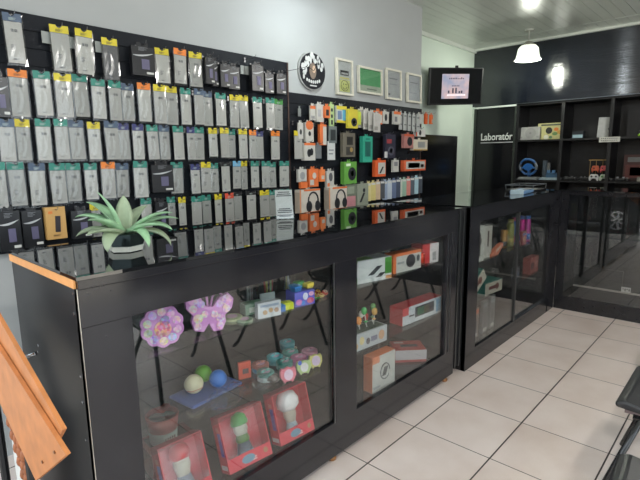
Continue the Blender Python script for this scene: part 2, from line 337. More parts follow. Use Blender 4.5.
for r, row in enumerate(ROWS):
    for i, (c, x, zt, w_, h_) in enumerate(row):
        nth = ORD[i]; depth = (0.0, .03, .012)[i % 3] if r else (.0, .02)[i % 2]
        y = 2.452 + depth
        wh = '%s from left in %s' % (nth, ROWN[r])
        hook(x, zt-.014, 'thin steel hook holding the pack %s' % wh, y-.012)
        if c in 'Kk':
            hh = h_
            d = .032
            t = thing('accessory_box', 'black phone accessory box with white swoosh, %s' % wh, 'box', (x, y, zt), group='black accessory boxes on the left panel', rot=(0, 0, -.04))
            inst('box_body', 'sheet', f_sheet, C(34, 35, 38, rough=.3), t, (0, .01, -.022), (w_, d, hh-.022))
            inst('hang_tab', 'card', f_card, C(34, 35, 38, rough=.3), t, (0, .0, 0), (w_*.5, .0012, .024))
            inst('swoosh', 'swoosh', f_swoosh, C(190, 192, 194), t, (0, -.0068, -hh*.36), (w_*.9, .002, hh*.3))
            inst('phone_picture', 'sheet', f_sheet, C(96, 92, 120), t, (w_*.08, -.0068, -hh*.5), (w_*.34, .002, hh*.3))
            inst('white_tag', 'sheet', f_sheet, C(205, 205, 200), t, (w_*.27, -.0068, -hh*.88), (w_*.32, .002, hh*.06))
            inst('print_lines', 'lines', f_lines, C(120, 122, 126), t, (0, -.0068, -hh*.15), (w_*.8, .002, hh*.25))
        elif c == 'T':
            t = thing('phone_box', 'tan cardboard phone box with a dark phone picture, %s' % wh, 'box', (x, y, zt))
            inst('box_body', 'sheet', f_sheet, C(204, 160, 96), t, (0, .01, 0), (w_, .035, h_))
            inst('phone_picture', 'sheet', f_sheet, C(46, 42, 48), t, (w_*.1, -.0085, -h_*.28), (w_*.26, .002, h_*.5), (0, .06, 0))
            inst('orange_mark', 'sheet', f_sheet, C(222, 130, 60), t, (-w_*.25, -.0085, -h_*.12), (w_*.2, .002, h_*.08))
            inst('print_lines', 'lines', f_lines, C(110, 84, 50), t, (0, -.0085, -h_*.86), (w_*.8, .002, h_*.12))
        else:
            col, cn = HD[c]; film = FILMD if c == 'Y' else FILMS[(i*7+r*3) % 3]
            fn = 'dark grey' if c == 'Y' else 'white'
            t = thing('screen_protector_pack', '%s screen protector with %s header, %s' % (fn, cn, wh), 'screen protector', (x, y, zt),
                      group='screen protector packs on the left panel', rot=(random.uniform(-.03, .02), random.uniform(-.018, .018), random.uniform(-.09, .05)))
            hb = .034 if c != 'w' else .026
            inst('header_card', 'card', f_card, C(*col), t, (0, 0, 0), (w_*.88, .0014, hb))
            inst('film_sheet', 'sheet', f_sheet, film, t, (0, .002, -hb*1.05), (w_*.83, .005, h_-hb*1.15))
            inst('clear_bag', 'bag', f_bag, BAG, t, (0, .001, -.004), (w_, .008, h_+.004))
            inst('header_print', 'lines', f_lines, C(52, 52, 40) if c in 'yYo' else C(170, 186, 180), t, (0, -.0008, -hb*.55), (w_*.7, .0016, hb*.7))
            if (i+r) % 4 != 1:
                inst('printed_number', '3d', digits3d, INK, t, (w_*.02, -.0012, -hb-h_*.2), (w_*.3, .0016, .011))
            if (i*3+r) % 3 == 0:
                inst('print_lines', 'lines', f_lines, INK, t, (-w_*.1, -.0012, -hb-h_*.46), (w_*.42, .0016, .05))
            inst('print_lines', 'lines', f_lines, INK, t, (-.004, -.0012, -h_*.9), (w_*.5, .0016, .012))
# empty hooks and plastic price tags between the packs of the top row
for k, (x, z) in enumerate(((.86, 1.99), (.965, 1.985), (1.10, 1.985), (2.0, 1.985), (2.03, 1.985))):
    tag(inst('price_tag', 'sheet', f_sheet, C(150, 154, 150), None, (x, 2.49, z), (.036, .002, .052)),
        'small clear price tag %s in the top row' % ('left of the first yellow headed pack', 'left of the second yellow headed pack', 'left of the dark grey pack', 'just right of the row of black boxes', 'left of the last three black boxes')[k], 'price tag', 'price tags on the panels')
for k, (x, z) in enumerate(((2.04, 2.03), (2.36, 1.99))):
    hook(x, z, ('bare hook above the gap among the small black boxes of the top row', 'long bare hook sticking out beside the last black box of top row')[k], 2.30 if k else 2.44)
# ------------------------------------------------------------------ mixed goods on the lower panel
G = 'boxed accessories on the lower slatwall panel'
def hang(nm, lab, cat, x, zt, w_, h_, d, col, marks, y=2.44, rz=0, hk=True):
    t = carton(nm, lab, cat, (x, y, zt-h_), w_, d, h_, col, marks, rz=rz)
    inst('hang_tab', 'card', f_card, C(*col), t, (0, 0, h_+.018), (min(w_*.5, .04), .0012, .02))
    if hk: hook(x, zt+.006, ' '.join(('steel hook above the ' + lab).split()[:16]), y-.01)
    return t
OR, WH, DK = (222, 116, 62), (196, 194, 187), (40, 42, 46)
mO = ('f', 'r', .0, .78, 1, 1, OR, 'orange_band'); mB = ('f', 'e', .3, .25, .7, .6, DK, 'product_picture')
hang('accessory_card', 'small white card with orange top, leftmost on lower panel', 'card', 2.582, 1.775, .055, .10, .012, WH, (mO, ('f', 'r', .2, .1, .8, .3, (150, 150, 150), 'print')), hk=0)
hang('accessory_box', 'white cable box on top hook of lower panel, nearest the clock', 'box', 2.655, 1.79, .08, .125, .02, WH, (('f', 'r', .2, .3, .6, .7, (170, 172, 176), 'product_picture'),))
hang('accessory_box', 'orange box with dark window peeping from behind the white cable box', 'box', 2.715, 1.78, .06, .085, .016, OR, (('f', 'r', .25, .2, .75, .7, DK, 'window'),), y=2.42, hk=0)
hang('price_tag', 'small grey price tag, lower panel top row at left end', 'price tag', 2.50, 1.755, .03, .055, .004, (120, 124, 122), (), y=2.49, hk=0)
hang('price_tag', 'small grey price tag between two white packs, lower panel top row', 'price tag', 2.615, 1.765, .03, .055, .004, (120, 124, 122), (), y=2.49, hk=0)
hang('pen_pack', 'tall narrow pale green striped pack beside the yellow blister packs', 'pack', 2.79, 1.80, .05, .165, .012, (176, 200, 140), (('f', 'r', .3, .1, .7, .3, DK, 'stripe'), ('f', 'r', .3, .4, .7, .55, DK, 'stripe'), ('f', 'r', .3, .68, .7, .82, DK, 'stripe')))
hang('blister_pack', 'yellow blister pack with pale blue card, below the smiley frame', 'blister pack', 2.90, 1.795, .12, .125, .02, (196, 200, 190), (('f', 'r', 0, .78, 1, 1, (214, 196, 60), 'yellow_band'), ('f', 'r', 0, 0, 1, .14, (214, 196, 60), 'yellow_band'), ('f', 'r', .1, .2, .5, .7, (110, 130, 160), 'card'), ('f', 'r', .58, .12, .95, .8, (96, 170, 206), 'card')))
hang('blister_pack', 'yellow blister pack with curled black cable inside', 'blister pack', 3.0, 1.775, .12, .145, .025, (206, 190, 62), (('f', 'e', .3, .1, .9, .55, DK, 'cable'), ('f', 'e', .45, .2, .75, .42, (226, 206, 60), 'cable_centre')), y=2.41)
hang('accessory_card', 'thin lime green card between yellow blister and white packs', 'card', 3.13, 1.765, .04, .10, .008, (190, 204, 70), ())
for k in range(4):
    hang('accessory_pack', 'white hanging pack, %s in the sheaf below the green frame' % ('backmost', 'second from the back', 'third from the back', 'frontmost')[k], 'pack', 3.20+.03*k, 1.795-.012*k, .09, .15, .006, (204-5*k, 200-5*k, 192-4*k), (('f', 'r', .1, .1, .6, .3, (150, 146, 140), 'print'),), y=2.47-.03*k, hk=(k == 3))
hang('accessory_box', 'orange box with white label, below the third frame', 'box', 3.385, 1.79, .09, .11, .03, OR, (('f', 'r', .4, .1, .95, .7, WH, 'label'),))
hang('accessory_box', 'white box with black earpiece picture, beside the orange box', 'box', 3.49, 1.79, .09, .10, .02, WH, (('f', 'e', .3, .2, .7, .8, DK, 'product_picture'),))
hang('accessory_box', 'white box with orange top and grey print, right of centre top row', 'box', 3.665, 1.80, .11, .11, .02, WH, (mO, ('f', 'r', .15, .2, .5, .6, (120, 120, 124), 'print')))
for k in range(5):
    hang('accessory_pack', 'grey white clear pack hanging below the fourth frame, %s' % ('backmost', 'second from the back', 'in the middle of its bunch', 'second from the front', 'frontmost')[k], 'pack', 3.78+.042*k, 1.80-.005*k, .055, .15, .005, (186-3*k, 188-3*k, 186-3*k), (('f', 'r', .2, .3, .8, .36, (110, 110, 112), 'print'), ('f', 'r', .2, .8, .8, .9, (120, 124, 124), 'header')), y=2.47-.02*k, hk=(k == 2))
hang('accessory_box', 'white box with red logo strip near right end of lower panel', 'box', 4.05, 1.80, .09, .085, .02, WH, (('f', 'r', .1, .4, .5, .7, (214, 110, 90), 'print'),))
hang('accessory_box', 'slim orange box hanging at the panel end, left one of two', 'box', 4.17, 1.81, .04, .095, .02, (214, 96, 44), ())
hang('accessory_box', 'slim orange box hanging past the panel end, right one of two', 'box', 4.208, 1.80, .04, .085, .02, (226, 110, 54), (('f', 'r', .5, .1, .9, .5, WH, 'label'),), y=2.405)
# second line
hang('earphone_card', 'white card with orange tab, left of the round earphone pack', 'card', 2.455, 1.65, .05, .11, .01, WH, (mB,))
t = hang('earphone_pack', 'rounded white earphone pack with orange hood and dark plug', 'earphones', 2.54, 1.655, .085, .135, .02, WH, (('f', 'e', .05, .62, .95, 1.1, OR, 'orange_hood'), ('f', 'e', .35, .3, .65, .55, DK, 'product_picture')))
hang('cable_box', 'tall orange box with white right half beside the grey phone sleeve', 'box', 2.685, 1.648, .07, .15, .025, OR, (('f', 'r', .45, .02, .98, .9, WH, 'label'),))
hang('phone_sleeve', 'grey phone sleeve pack with dark rounded screen', 'pack', 2.80, 1.64, .085, .125, .015, (112, 120, 120), (('f', 'r', .15, .15, .85, .8, (44, 50, 52), 'screen'),))
hang('leaflet', 'tilted white leaflet pack hanging under the grey phone sleeve', 'leaflet', 2.785, 1.528, .085, .14, .006, (204, 206, 204), (('f', 'r', .15, .5, .8, .56, (120, 124, 130), 'print'), ('f', 'r', .15, .3, .7, .36, (120, 124, 130), 'print')), hk=0)
hang('watch_box', 'grey brown box with dark watch picture left of the teal case', 'box', 2.985, 1.595, .15, .185, .03, (112, 106, 94), (('f', 'r', .3, .5, .8, .85, (40, 38, 36), 'window'), ('f', 'r', .25, .08, .85, .42, (60, 58, 54), 'window'), ('f', 'e', .55, .2, .8, .4, (170, 140, 80), 'dial')))
hang('console_case', 'upright teal case with a dark ribbed front', 'case', 3.225, 1.575, .13, .21, .035, (52, 160, 134), (('f', 'r', .22, .22, .78, .80, (30, 92, 84), 'dark_front'), ('f', 'r', .3, .86, .7, .93, (24, 120, 104), 'handle_slot')))
hang('gamepad_blister', 'black blister pack with round gamepad sticks, right of the teal case', 'blister pack', 3.56, 1.60, .15, .205, .03, (46, 46, 62), (('f', 'e', .25, .12, .85, .5, (84, 84, 96), 'stick_ring'), ('f', 'e', .4, .22, .7, .42, DK, 'stick'), ('f', 'r', -.12, .02, .18, .28, (196, 196, 196), 'label'), ('f', 'r', .1, .62, .6, .8, (150, 60, 66), 'print')))
hang('gadget_box', 'reddish box with a black clip gadget, right part of lower panel', 'box', 3.86, 1.61, .17, .125, .03, (176, 122, 116), (('f', 'e', .3, .15, .8, .8, DK, 'product_picture'), ('f', 'r', 0, .85, 1, 1, (196, 90, 60), 'top_band')))
hang('charger_box', 'white box with black cable ring above the router box', 'box', 4.06, 1.66, .17, .065, .03, (212, 210, 206), (('f', 'e', .3, .15, .55, .9, DK, 'product_picture'), ('f', 'r', 0, 0, .12, 1, (206, 80, 50), 'red_edge')))
hang('router_box', 'cream box with a grey keypad picture, above the keyboard box', 'box', 4.055, 1.565, .25, .10, .04, (206, 198, 180), (('f', 'r', .3, .25, .8, .8, (150, 152, 150), 'product_picture'), ('f', 'r', 0, 0, 1, .1, (186, 150, 80), 'bottom_band')), hk=0)
hook(4.0, 1.45, 'bare steel hook pair below the cream router box', 2.40)
hang('earbud_box', 'white and orange box with black earbuds picture', 'box', 2.535, 1.512, .115, .125, .03, WH, (('f', 'r', 0, .86, 1, 1, OR, 'orange_top'), ('f', 'e', .25, .2, .6, .65, DK, 'earbud'), ('f', 'e', .5, .28, .8, .7, DK, 'earbud')))
hang('accessory_card', 'grey clear card pack right of the earbuds box', 'card', 2.64, 1.50, .06, .10, .01, (112, 116, 118), ())
t = thing('screen_protector_pack', 'white screen protector with yellow header on the lower panel', 'screen protector', (2.405+.03, 2.44, 1.595))
inst('header_card', 'card', f_card, C(*HD['y'][0]), t, (0, 0, 0), (.085, .0014, .034)); inst('film_sheet', 'sheet', f_sheet, FILM, t, (0, .002, -.036), (.078, .006, .16))
inst('printed_number', '3d', digits3d, INK, t, (0, -.0012, -.08), (.02, .0016, .011))
# third line
hang('cable_pack', 'white cable pack with orange foot, leftmost of the third line', 'pack', 2.46, 1.325, .085, .09, .02, WH, (('f', 'e', .2, .2, .8, .8, (150, 150, 152), 'cable'),))
hang('cable_pack', 'orange pack hanging low under the white cable pack', 'pack', 2.475, 1.24, .07, .05, .02, (226, 116, 60), (), hk=0)
hang('charger_pack', 'orange pack with two white windows over the headphone boxes', 'pack', 2.575, 1.325, .10, .13, .025, OR, (('f', 'r', .1, .1, .5, .4, WH, 'window'), ('f', 'e', .35, .45, .75, .8, WH, 'window')))
hang('charger_pack', 'small orange pack overlapping the bigger orange one', 'pack', 2.655, 1.32, .05, .09, .02, (234, 132, 72), (('f', 'r', .2, .2, .8, .5, WH, 'window'),), y=2.42, hk=0)
hang('cable_box', 'narrow white box with black cable picture above second headphone box', 'box', 2.762, 1.305, .085, .13, .02, WH, (('f', 'e', .3, .4, .8, .9, (90, 90, 94), 'product_picture'), ('f', 'r', .1, .1, .4, .3, OR, 'print')))
hang('headset_box', 'bright green box with black headset picture', 'box', 2.995, 1.372, .155, .175, .04, (104, 164, 72), (('f', 'e', .3, .15, .95, .75, DK, 'product_picture'), ('f', 'e', .5, .32, .78, .6, (96, 150, 70), 'headset_gap'), ('f', 'r', .15, .8, .5, .92, (220, 236, 210), 'print')))
hang('speaker_box', 'orange and white box with black cone picture below the gamepad', 'box', 3.41, 1.38, .15, .14, .035, (226, 100, 52), (('f', 'r', .25, .15, .95, .85, WH, 'label'), ('f', 'q', .35, .2, .8, .6, DK, 'product_picture')))
hang('accessory_box', 'small white box between the cone box and keyboard box', 'box', 3.655, 1.378, .09, .105, .02, WH, (('f', 'r', .2, .5, .8, .85, (130, 130, 134), 'product_picture'),))
hang('keyboard_box', 'long orange box with a black mini keyboard picture', 'box', 3.965, 1.375, .38, .10, .04, (214, 100, 62), (('f', 'r', .08, .18, .95, .88, WH, 'label'), ('f', 'r', .18, .28, .7, .74, (54, 58, 66), 'keyboard_picture'), ('f', 'r', .76, .3, .9, .6, (226, 110, 60), 'print')))
# bottom line, standing lowest on the panel
def headphones(x, lab):
    t = hang('headphone_box', lab, 'box', x, 1.18, .215, .18, .05, (206, 198, 186), (('f', 'r', .2, .93, 1, 1, OR, 'orange_top'), ('f', 'r', 0, 0, .06, 1, (214, 150, 110), 'orange_edge'), ('l', 'r', 0, .0, 1, .9, (186, 172, 156), 'beige_side')))
    bm = nbm(); tube(bm, [(.03+.052*math.cos(a), -.028, .095+.062*math.sin(a)) for a in [PI*(-.1+1.2*k/14) for k in range(15)]], .006, 6); obj('headband_picture', bm, C(*DK), t, smooth=True)
    bm = nbm(); prism(bm, ellipse(-.015, .055, .026, .04), -.034, -.025); prism(bm, ellipse(.075, .055, .024, .038), -.034, -.025); obj('ear_pads_picture', bm, C(*DK), t)
headphones(2.52, 'white headphone box with orange edge, nearer one beside the sign')
headphones(2.835, 'white headphone box with orange edge, farther one beside the green box')
hang('case_pack', 'phone case pack with grey top and pink flower print', 'pack', 3.01, 1.192, .15, .19, .02, (120, 128, 112), (('f', 'r', .1, .05, .9, .5, (196, 136, 142), 'print'), ('f', 'r', .2, .6, .8, .9, (150, 158, 140), 'print')))
hang('case_pack', 'tilted pale green case pack with black running figure print', 'pack', 3.17, 1.19, .15, .19, .02, (150, 156, 140), (('f', 'q', .2, .2, .7, .6, DK, 'print'), ('f', 'e', .5, .62, .7, .8, DK, 'print')))
k = 0
for x0, n, cols, hgt in ((3.285, 4, ((214, 200, 140), (206, 190, 120), (196, 170, 140), (70, 74, 80)), .155), (3.53, 4, ((150, 166, 190), (186, 196, 206), (96, 110, 140), (60, 70, 90)), .165), (3.77, 6, ((196, 206, 190), (150, 180, 160), (206, 130, 120), (80, 90, 100), (160, 190, 200), (60, 66, 76)), .16)):
    for j in range(n):
        cn = 'cream yellow' if x0 < 3.4 else 'pale blue' if x0 < 3.7 else 'mixed pastel'
        hang('phone_case', '%s phone case, %s from left in its fanned bunch at panel bottom' % (cn, ORD[j]), 'phone case', x0+.054*j, 1.19+.004*j+(x0-3.3)*.02, .045, hgt, .012, cols[j], (('f', 'r', .1, .86, .9, .97, (200, 200, 196), 'label'),), y=2.46-.01*j, rz=-.5, hk=(j == 1))

# ------------------------------------------------------------------ wall art above the lower panel
t = thing('wall_clock', 'round black and white cut-out record clock on the white wall', 'clock', (2.675, 2.51, 2.035))
bm = nbm(); prism(bm, ellipse(0, 0, .142, .136, 48), .012, .03); obj('backing_disc', bm, C(176, 178, 176), t)
bm = nbm(); prism(bm, ellipse(0, 0, .134, .128, 48), .004, .012); obj('record_disc', bm, C(30, 32, 38, rough=.3), t)
bm = nbm(); random.seed(8)
for k in range(17):
    a = .25+PI*1.0*k/16*1.05; rr = .092+.02*math.sin(k*2.1)
    cx, cz = rr*math.cos(a), rr*math.sin(a)
    prism(bm, ellipse(cx, cz, .014+.006*math.sin(k*3), .022-.004*math.cos(k*5), 8), .001, .005)
for k in range(7): prism(bm, ellipse(-.066+.022*k, -.074-.016*math.cos((k-3)*.45)+.012, .009, .013, 6), .001, .005)
box(bm, -.035, .035, .001, .005, -.108, -.1)
obj('white_cutouts', bm, C(214, 216, 214), t)
bm = nbm(); prism(bm, ellipse(-.005, .0, .036, .058, 16), 0, .004); obj('centre_label', bm, C(128, 112, 100), t)
bm = nbm(); prism(bm, ellipse(.004, .012, .016, .026, 12), -.003, .001); obj('centre_mark', bm, C(206, 176, 150), t)
tube(bm := nbm(), [(0, -.004, 0), (.03, -.004, .045)], .0025, 5); tube(bm, [(0, -.004, 0), (-.05, -.004, .02)], .002, 5); obj('clock_hands', bm, C(20, 20, 22), t)
def frame(lab, xc, zc, w_, h_, mats_):
    t = thing('framed_print', lab, 'framed print', (xc, 2.51, zc), rot=(-.03, 0, 0)); b = .017
    bm = nbm(); box(bm, -w_/2, w_/2, 0, .022, -h_/2, -h_/2+b); box(bm, -w_/2, w_/2, 0, .022, h_/2-b, h_/2); box(bm, -w_/2, -w_/2+b, 0, .022, -h_/2+b, h_/2-b); box(bm, w_/2-b, w_/2, 0, .022, -h_/2+b, h_/2-b)
    obj('frame_moulding', bm, C(216, 212, 196), t)
    for nm, u0, v0, u1, v1, c, dy in mats_:
        obj(nm, box(nbm(), (-.5+u0)*(w_-2*b), (-.5+u1)*(w_-2*b), .012-dy, .018, (-.5+v0)*(h_-2*b), (-.5+v1)*(h_-2*b)), C(*c), t)
    obj('front_glass', box(nbm(), -w_/2+b, w_/2-b, .004, .006, -h_/2+b, h_/2-b), glass('picture_glass', (.98, .98, .98), 1.5, .02), t)
    return t
t = frame('portrait frame with a black word block over a yellow smiley notice', 3.045, 2.032, .205, .275, (('print', 0, 0, 1, 1, (176, 180, 178), 0), ('black_block', .22, .56, .82, .72, (34, 36, 38), .001), ('yellow_panel', .14, .04, .88, .42, (190, 196, 124), .001), ('yellow_caption', .18, .45, .86, .5, (196, 190, 110), .001)))
bm = nbm()
for k in range(5): box(bm, -.035+.017*k, -.024+.017*k, .0095, .0105, .022, .036)
obj('block_print', bm, C(190, 190, 188), t)
bm = nbm(); tube(bm, [(.0+.046*math.cos(2*PI*k/20), .010, -.064+.04*math.sin(2*PI*k/20)) for k in range(21)], .0022, 5)
tube(bm, [(.026*math.cos(a), .010, -.066+.024*math.sin(a)) for a in [PI+.3+(PI-.6)*k/8 for k in range(9)]], .002, 5)
for s in (-1, 1): ball(bm, (s*.016, .010, -.052), .0045)
obj('smiley_drawing', bm, C(60, 64, 40), t)
frame('landscape frame with a green sheet over a pale strip', 3.385, 2.04, .335, .215, (('print', 0, .28, 1, 1, (92, 160, 108), 0), ('pale_strip', 0, 0, 1, .28, (166, 176, 158), 0), ('strip_text', .35, .1, .8, .15, (110, 120, 110), .001)))
frame('portrait frame with a grey certificate, left one of the grey pair', 3.735, 2.045, .24, .265, (('print', 0, 0, 1, 1, (176, 180, 180), 0), ('print_text', .2, .7, .8, .74, (130, 134, 136), .001), ('print_seal', .1, .08, .24, .16, (110, 112, 110), .001), ('print_text', .2, .5, .8, .52, (140, 144, 146), .001)))
frame('portrait frame with a grey certificate, right one nearest the television', 4.078, 2.045, .25, .265, (('print', 0, 0, 1, 1, (168, 174, 178), 0), ('print_text', .2, .7, .8, .74, (130, 134, 136), .001), ('print_text', .2, .3, .7, .32, (140, 144, 146), .001)))

# ------------------------------------------------------------------ display counters
def track(bm, x0, x1, y, z): box(bm, x0, x1, y-.012, y+.012, z, z+.01)
ct = thing('display_counter', 'long black display counter with two glass windows, nearest the camera', 'counter', (0, 0, 0))
YF, YB, X0, X1 = 1.32, 1.90, .47, 2.665
for xa, xb in ((X0, X0+.018), (X1-.03, X1)): obj('end_panel', box(nbm(), xa, xb, YF+.004, YB, .04, 1.084), BLACKM, ct)
obj('back_panel', box(nbm(), X0+.018, X1-.03, YB-.02, YB-.004, .04, 1.084), BLACKM, ct)
obj('cabinet_floor', box(nbm(), X0+.018, X1-.03, YF+.03, YB-.02, .17, .188), BLACK, ct)
bm = nbm(); box(bm, X0, X1, YF, YF+.028, .95, 1.06); box(bm, X0, X1, YF-.006, YF+.03, 1.06, 1.086)
obj('top_rail', bm, BLACK, ct, bevel=.002)
bm = nbm(); box(bm, X0, .613, YF, YF+.028, .04, .95); obj('front_stile', bm, BLACK, ct)
obj('front_stile', box(nbm(), 1.528, 1.678, YF, YF+.028, .207, .95), BLACK, ct)
obj('front_stile', box(nbm(), 2.535, X1, YF, YF+.028, .04, .95), BLACK, ct)
obj('bottom_rail', box(nbm(), .613, 2.535, YF, YF+.028, .04, .207), BLACK, ct)
obj('pine_edge_strip', box(nbm(), X0-.006, X0+.003, YF+.01, YB, 1.062, 1.086), C(226, 158, 92), ct)['label'] = 'bare orange wood edge strip'
obj('counter_top', box(nbm(), X0-.004, X1+.04, YF-.008, YB+.012, 1.086, 1.096), BLACKTOP, ct)
obj('front_edge_line', box(nbm(), X0-.001, X0+.0005, YF+.002, YF+.006, .04, 1.06), C(196, 190, 176), ct)
p = obj('window_pane', box(nbm(), .613, 1.528, YF+.012, YF+.017, .207, .95), PANE, ct)
p = obj('window_pane', box(nbm(), 1.678, 2.535, YF+.012, YF+.017, .207, .95), PANE, ct)
for x in (1.514, 2.545, 2.585):
    obj('aluminium_trim', box(nbm(), x, x+.006, YF-.003, YF+.002, .207, .955), mat('aluminium_dull', (120, 122, 124), rough=.35, metal=1), ct)
for zz, xa, xb in ((.79, X0+.02, 1.60), (.79, 1.605, X1-.032), (.465, X0+.02, 1.60), (.465, 1.605, X1-.032)):
    obj('glass_shelf', box(nbm(), xa, xb, YF+.035, YB-.13, zz-.006, zz), SHELFG, ct)
for x, y in ((.50, YF+.05), (.50, YB-.06), (1.535, YF+.035), (2.61, YF+.03), (2.61, YB-.06)):
    f = obj('foot', lathe(nbm(), [(.018, 0), (.022, .01), (.014, .022), (.016, .04)], 12), C(150, 104, 62), ct, loc=(x, y, 0), smooth=True)
bm = nbm()
for y, z in ((1.352, 1.045), (1.362, .985), (1.36, .80), (1.365, .72), (1.71, .80), (1.72, .775), (1.37, .60)): lathe(bm, [(.0005, 0), (.004, .0), (.004, .003), (.0005, .003)], 8, (0, 0, 0)) if 0 else tube(bm, [(X0-.002, y, z), (X0+.001, y, z)], .0045, 8)
obj('panel_screws', bm, CHROME, ct)
obj('cam_hole', tube(nbm(), [(X0-.0015, YF+.03, 1.05), (X0+.001, YF+.03, 1.05)], .012, 10), C(14, 14, 15), ct)
obj('steel_pin', tube(nbm(), [(X0-.002, 1.745, .762), (X0-.03, 1.86, .715)], .0065, 8), CHROME, ct, smooth=True)

c2 = thing('display_counter', 'farther black display counter with sliding glass, under the steering wheel side', 'counter', (0, 0, 0))
YF2, YB2, A, B = 1.312, 1.88, 2.815, 4.626
for xa, xb in ((A, A+.018), (B-.018, B)): obj('end_panel', box(nbm(), xa, xb, YF2+.004, YB2, 0, 1.084), BLACKM, c2)
obj('back_panel', box(nbm(), A+.018, B-.018, YB2-.02, YB2-.004, .02, 1.084), BLACKM, c2)
obj('cabinet_floor', box(nbm(), A+.018, B-.018, YF2+.03, YB2-.02, .10, .118), BLACK, c2)
obj('top_rail', box(nbm(), A, B, YF2, YF2+.028, .985, 1.086), BLACK, c2)
obj('bottom_rail', box(nbm(), A+.145, B-.17, YF2, YF2+.028, .0, .125), BLACK, c2)
obj('front_stile', box(nbm(), A, 2.96, YF2, YF2+.028, 0, .985), BLACK, c2)
obj('front_stile', box(nbm(), 4.43, B, YF2, YF2+.028, 0, .985), BLACK, c2)
obj('front_stile', box(nbm(), 3.65, 3.672, YF2+.003, YF2+.028, .125, .985), mat('grey_metal_trim', (48, 48, 48), rough=.35), c2)
obj('counter_top', box(nbm(), A-.004, B-.004, YF2-.008, YB2+.012, 1.086, 1.096), BLACKTOP, c2)
obj('window_pane', box(nbm(), 2.96, 3.66, YF2+.012, YF2+.017, .125, .985), PANE, c2)
obj('window_pane', box(nbm(), 3.66, 4.43, YF2+.022, YF2+.027, .125, .985), PANE, c2)
for zz, xa, xb in ((.69, A+.02, 3.65), (.69, 3.66, B-.02), (.42, A+.02, 3.65), (.40, 3.66, B-.02)):
    obj('glass_shelf', box(nbm(), xa, xb, YF2+.04, YB2-.14, zz-.006, zz), SHELFG, c2)
for x in (A-.105, A-.05): obj('aluminium_trim', box(nbm(), x, x+.012, YF2+.02, YF2+.03, .05, 1.08), mat('aluminium_dull', (120, 122, 124)), c2)
obj('joint_filler', box(nbm(), A-.145, A, YF2+.032, YF2+.05, .05, 1.084), BLACKM, c2)

c3 = thing('display_counter', 'black glass fronted counter standing across in front of the back shelves', 'counter', (0, 0, 0))
A3, B3 = 4.63, 5.12
for ya, yb in ((1.285, 1.3105), (-1.9, -1.882)): obj('end_panel', box(nbm(), A3+.004, B3, ya, yb, 0, 1.084), BLACKM, c3)
obj('back_panel', box(nbm(), B3-.02, B3-.004, -1.88, 1.285, .02, 1.084), BLACKM, c3)
obj('cabinet_floor', box(nbm(), A3+.03, B3-.02, -1.88, 1.285, .10, .118), BLACK, c3)
obj('top_rail', box(nbm(), A3, A3+.028, -1.9, 1.3105, 1.055, 1.086), BLACK, c3)
obj('bottom_rail', box(nbm(), A3, A3+.028, -1.9, 1.3105, 0, .125), BLACK, c3)
obj('front_stile', box(nbm(), A3, A3+.028, 1.245, 1.3105, .125, 1.055), BLACK, c3)
obj('front_stile', box(nbm(), A3, A3+.028, -.35, -.30, .125, 1.055), BLACK, c3)
obj('counter_top', box(nbm(), A3-.008, B3+.012, -1.9, 1.306, 1.086, 1.096), BLACKTOP, c3)
obj('window_pane', box(nbm(), A3+.010, A3+.015, -.30, 1.245, .125, 1.055), glass('counter_front_glass', (.88, .9, .9), 1.85), c3)
obj('window_pane', box(nbm(), A3+.010, A3+.015, -1.88, -.35, .125, 1.055), glass('counter_front_glass'), c3)
obj('glass_shelf', box(nbm(), A3+.06, B3-.10, -1.8, 1.20, .225, .233), SHELFG, c3)
obj('shelf_edge_strip', box(nbm(), A3+.05, A3+.06, -1.8, 1.17, .222, .237), C(170, 160, 152), c3)
t = thing('acrylic_riser', 'low clear acrylic riser inside the back counter', 'riser', (4.80, .98, .233))
obj('riser_top', box(nbm(), -.08, .10, -.19, .19, .17, .175), glass('milky_acrylic', (.7, .68, .66), 1.7, .1, 2.5), t)
obj('riser_side', box(nbm(), -.08, .10, .185, .19, 0, .17), glass('milky_acrylic'), t); obj('riser_side', box(nbm(), -.08, .10, -.19, -.185, 0, .17), glass('milky_acrylic'), t)
t = thing('shelf_sticker', 'small white price sticker on the low shelf edge of back counter', 'sticker', (4.678, .755, .236))
obj('sticker_card', box(nbm(), 0, .003, -.035, .035, 0, .045), C(206, 200, 196), t)
bm = nbm()
for k in range(4): box(bm, -.001, .0005, -.028+.015*k, -.020+.015*k, .012+.012*(k % 2), .032)
obj('sticker_print', bm, C(60, 50, 50), t)

# ------------------------------------------------------------------ back shelving, partition door, tv, dark cabinet
sh = thing('wall_shelving', 'black open wall shelving under the glossy black fascia', 'shelving', (0, 0, 0))
obj('back_board', box(nbm(), 6.72, 6.74, -2.08, 2.40, 0, 2.055), BLACKM, sh)
for y in (2.385, 1.845, 1.325, .805, .285, -.235, -.755, -1.275, -1.795):
    obj('upright', box(nbm(), 6.352, 6.72, y-.018, y+.018, 0, 2.055), mat('black_shelf_board', (15, 15, 18), rough=.45), sh)
for z in (1.10, 1.60, 2.052, .55):
    obj('shelf_board', box(nbm(), 6.348, 6.72, -2.08, 2.40, z-.022, z), mat('black_shelf_board', (30, 30, 33)), sh)
obj('fascia_edge_trim', box(nbm(), 6.325, 6.352, -2.08, 2.40, 2.052, 2.060), mat('thin_silver_trim', (110, 114, 120), rough=.3, metal=1), sh)
d = struct('door_1', box(nbm(), 6.36, 6.40, 2.42, 2.94, 0, 2.03), reflective('black_door_film', (19, 20, 23), 1.45, .12))
struct('trim_1', box(box(nbm(), 6.34, 6.41, 2.94, 2.965, 0, 2.06), 6.34, 6.41, 2.40, 2.42, 0, 2.06), mat('dark_door_frame', (44, 50, 46), rough=.4))
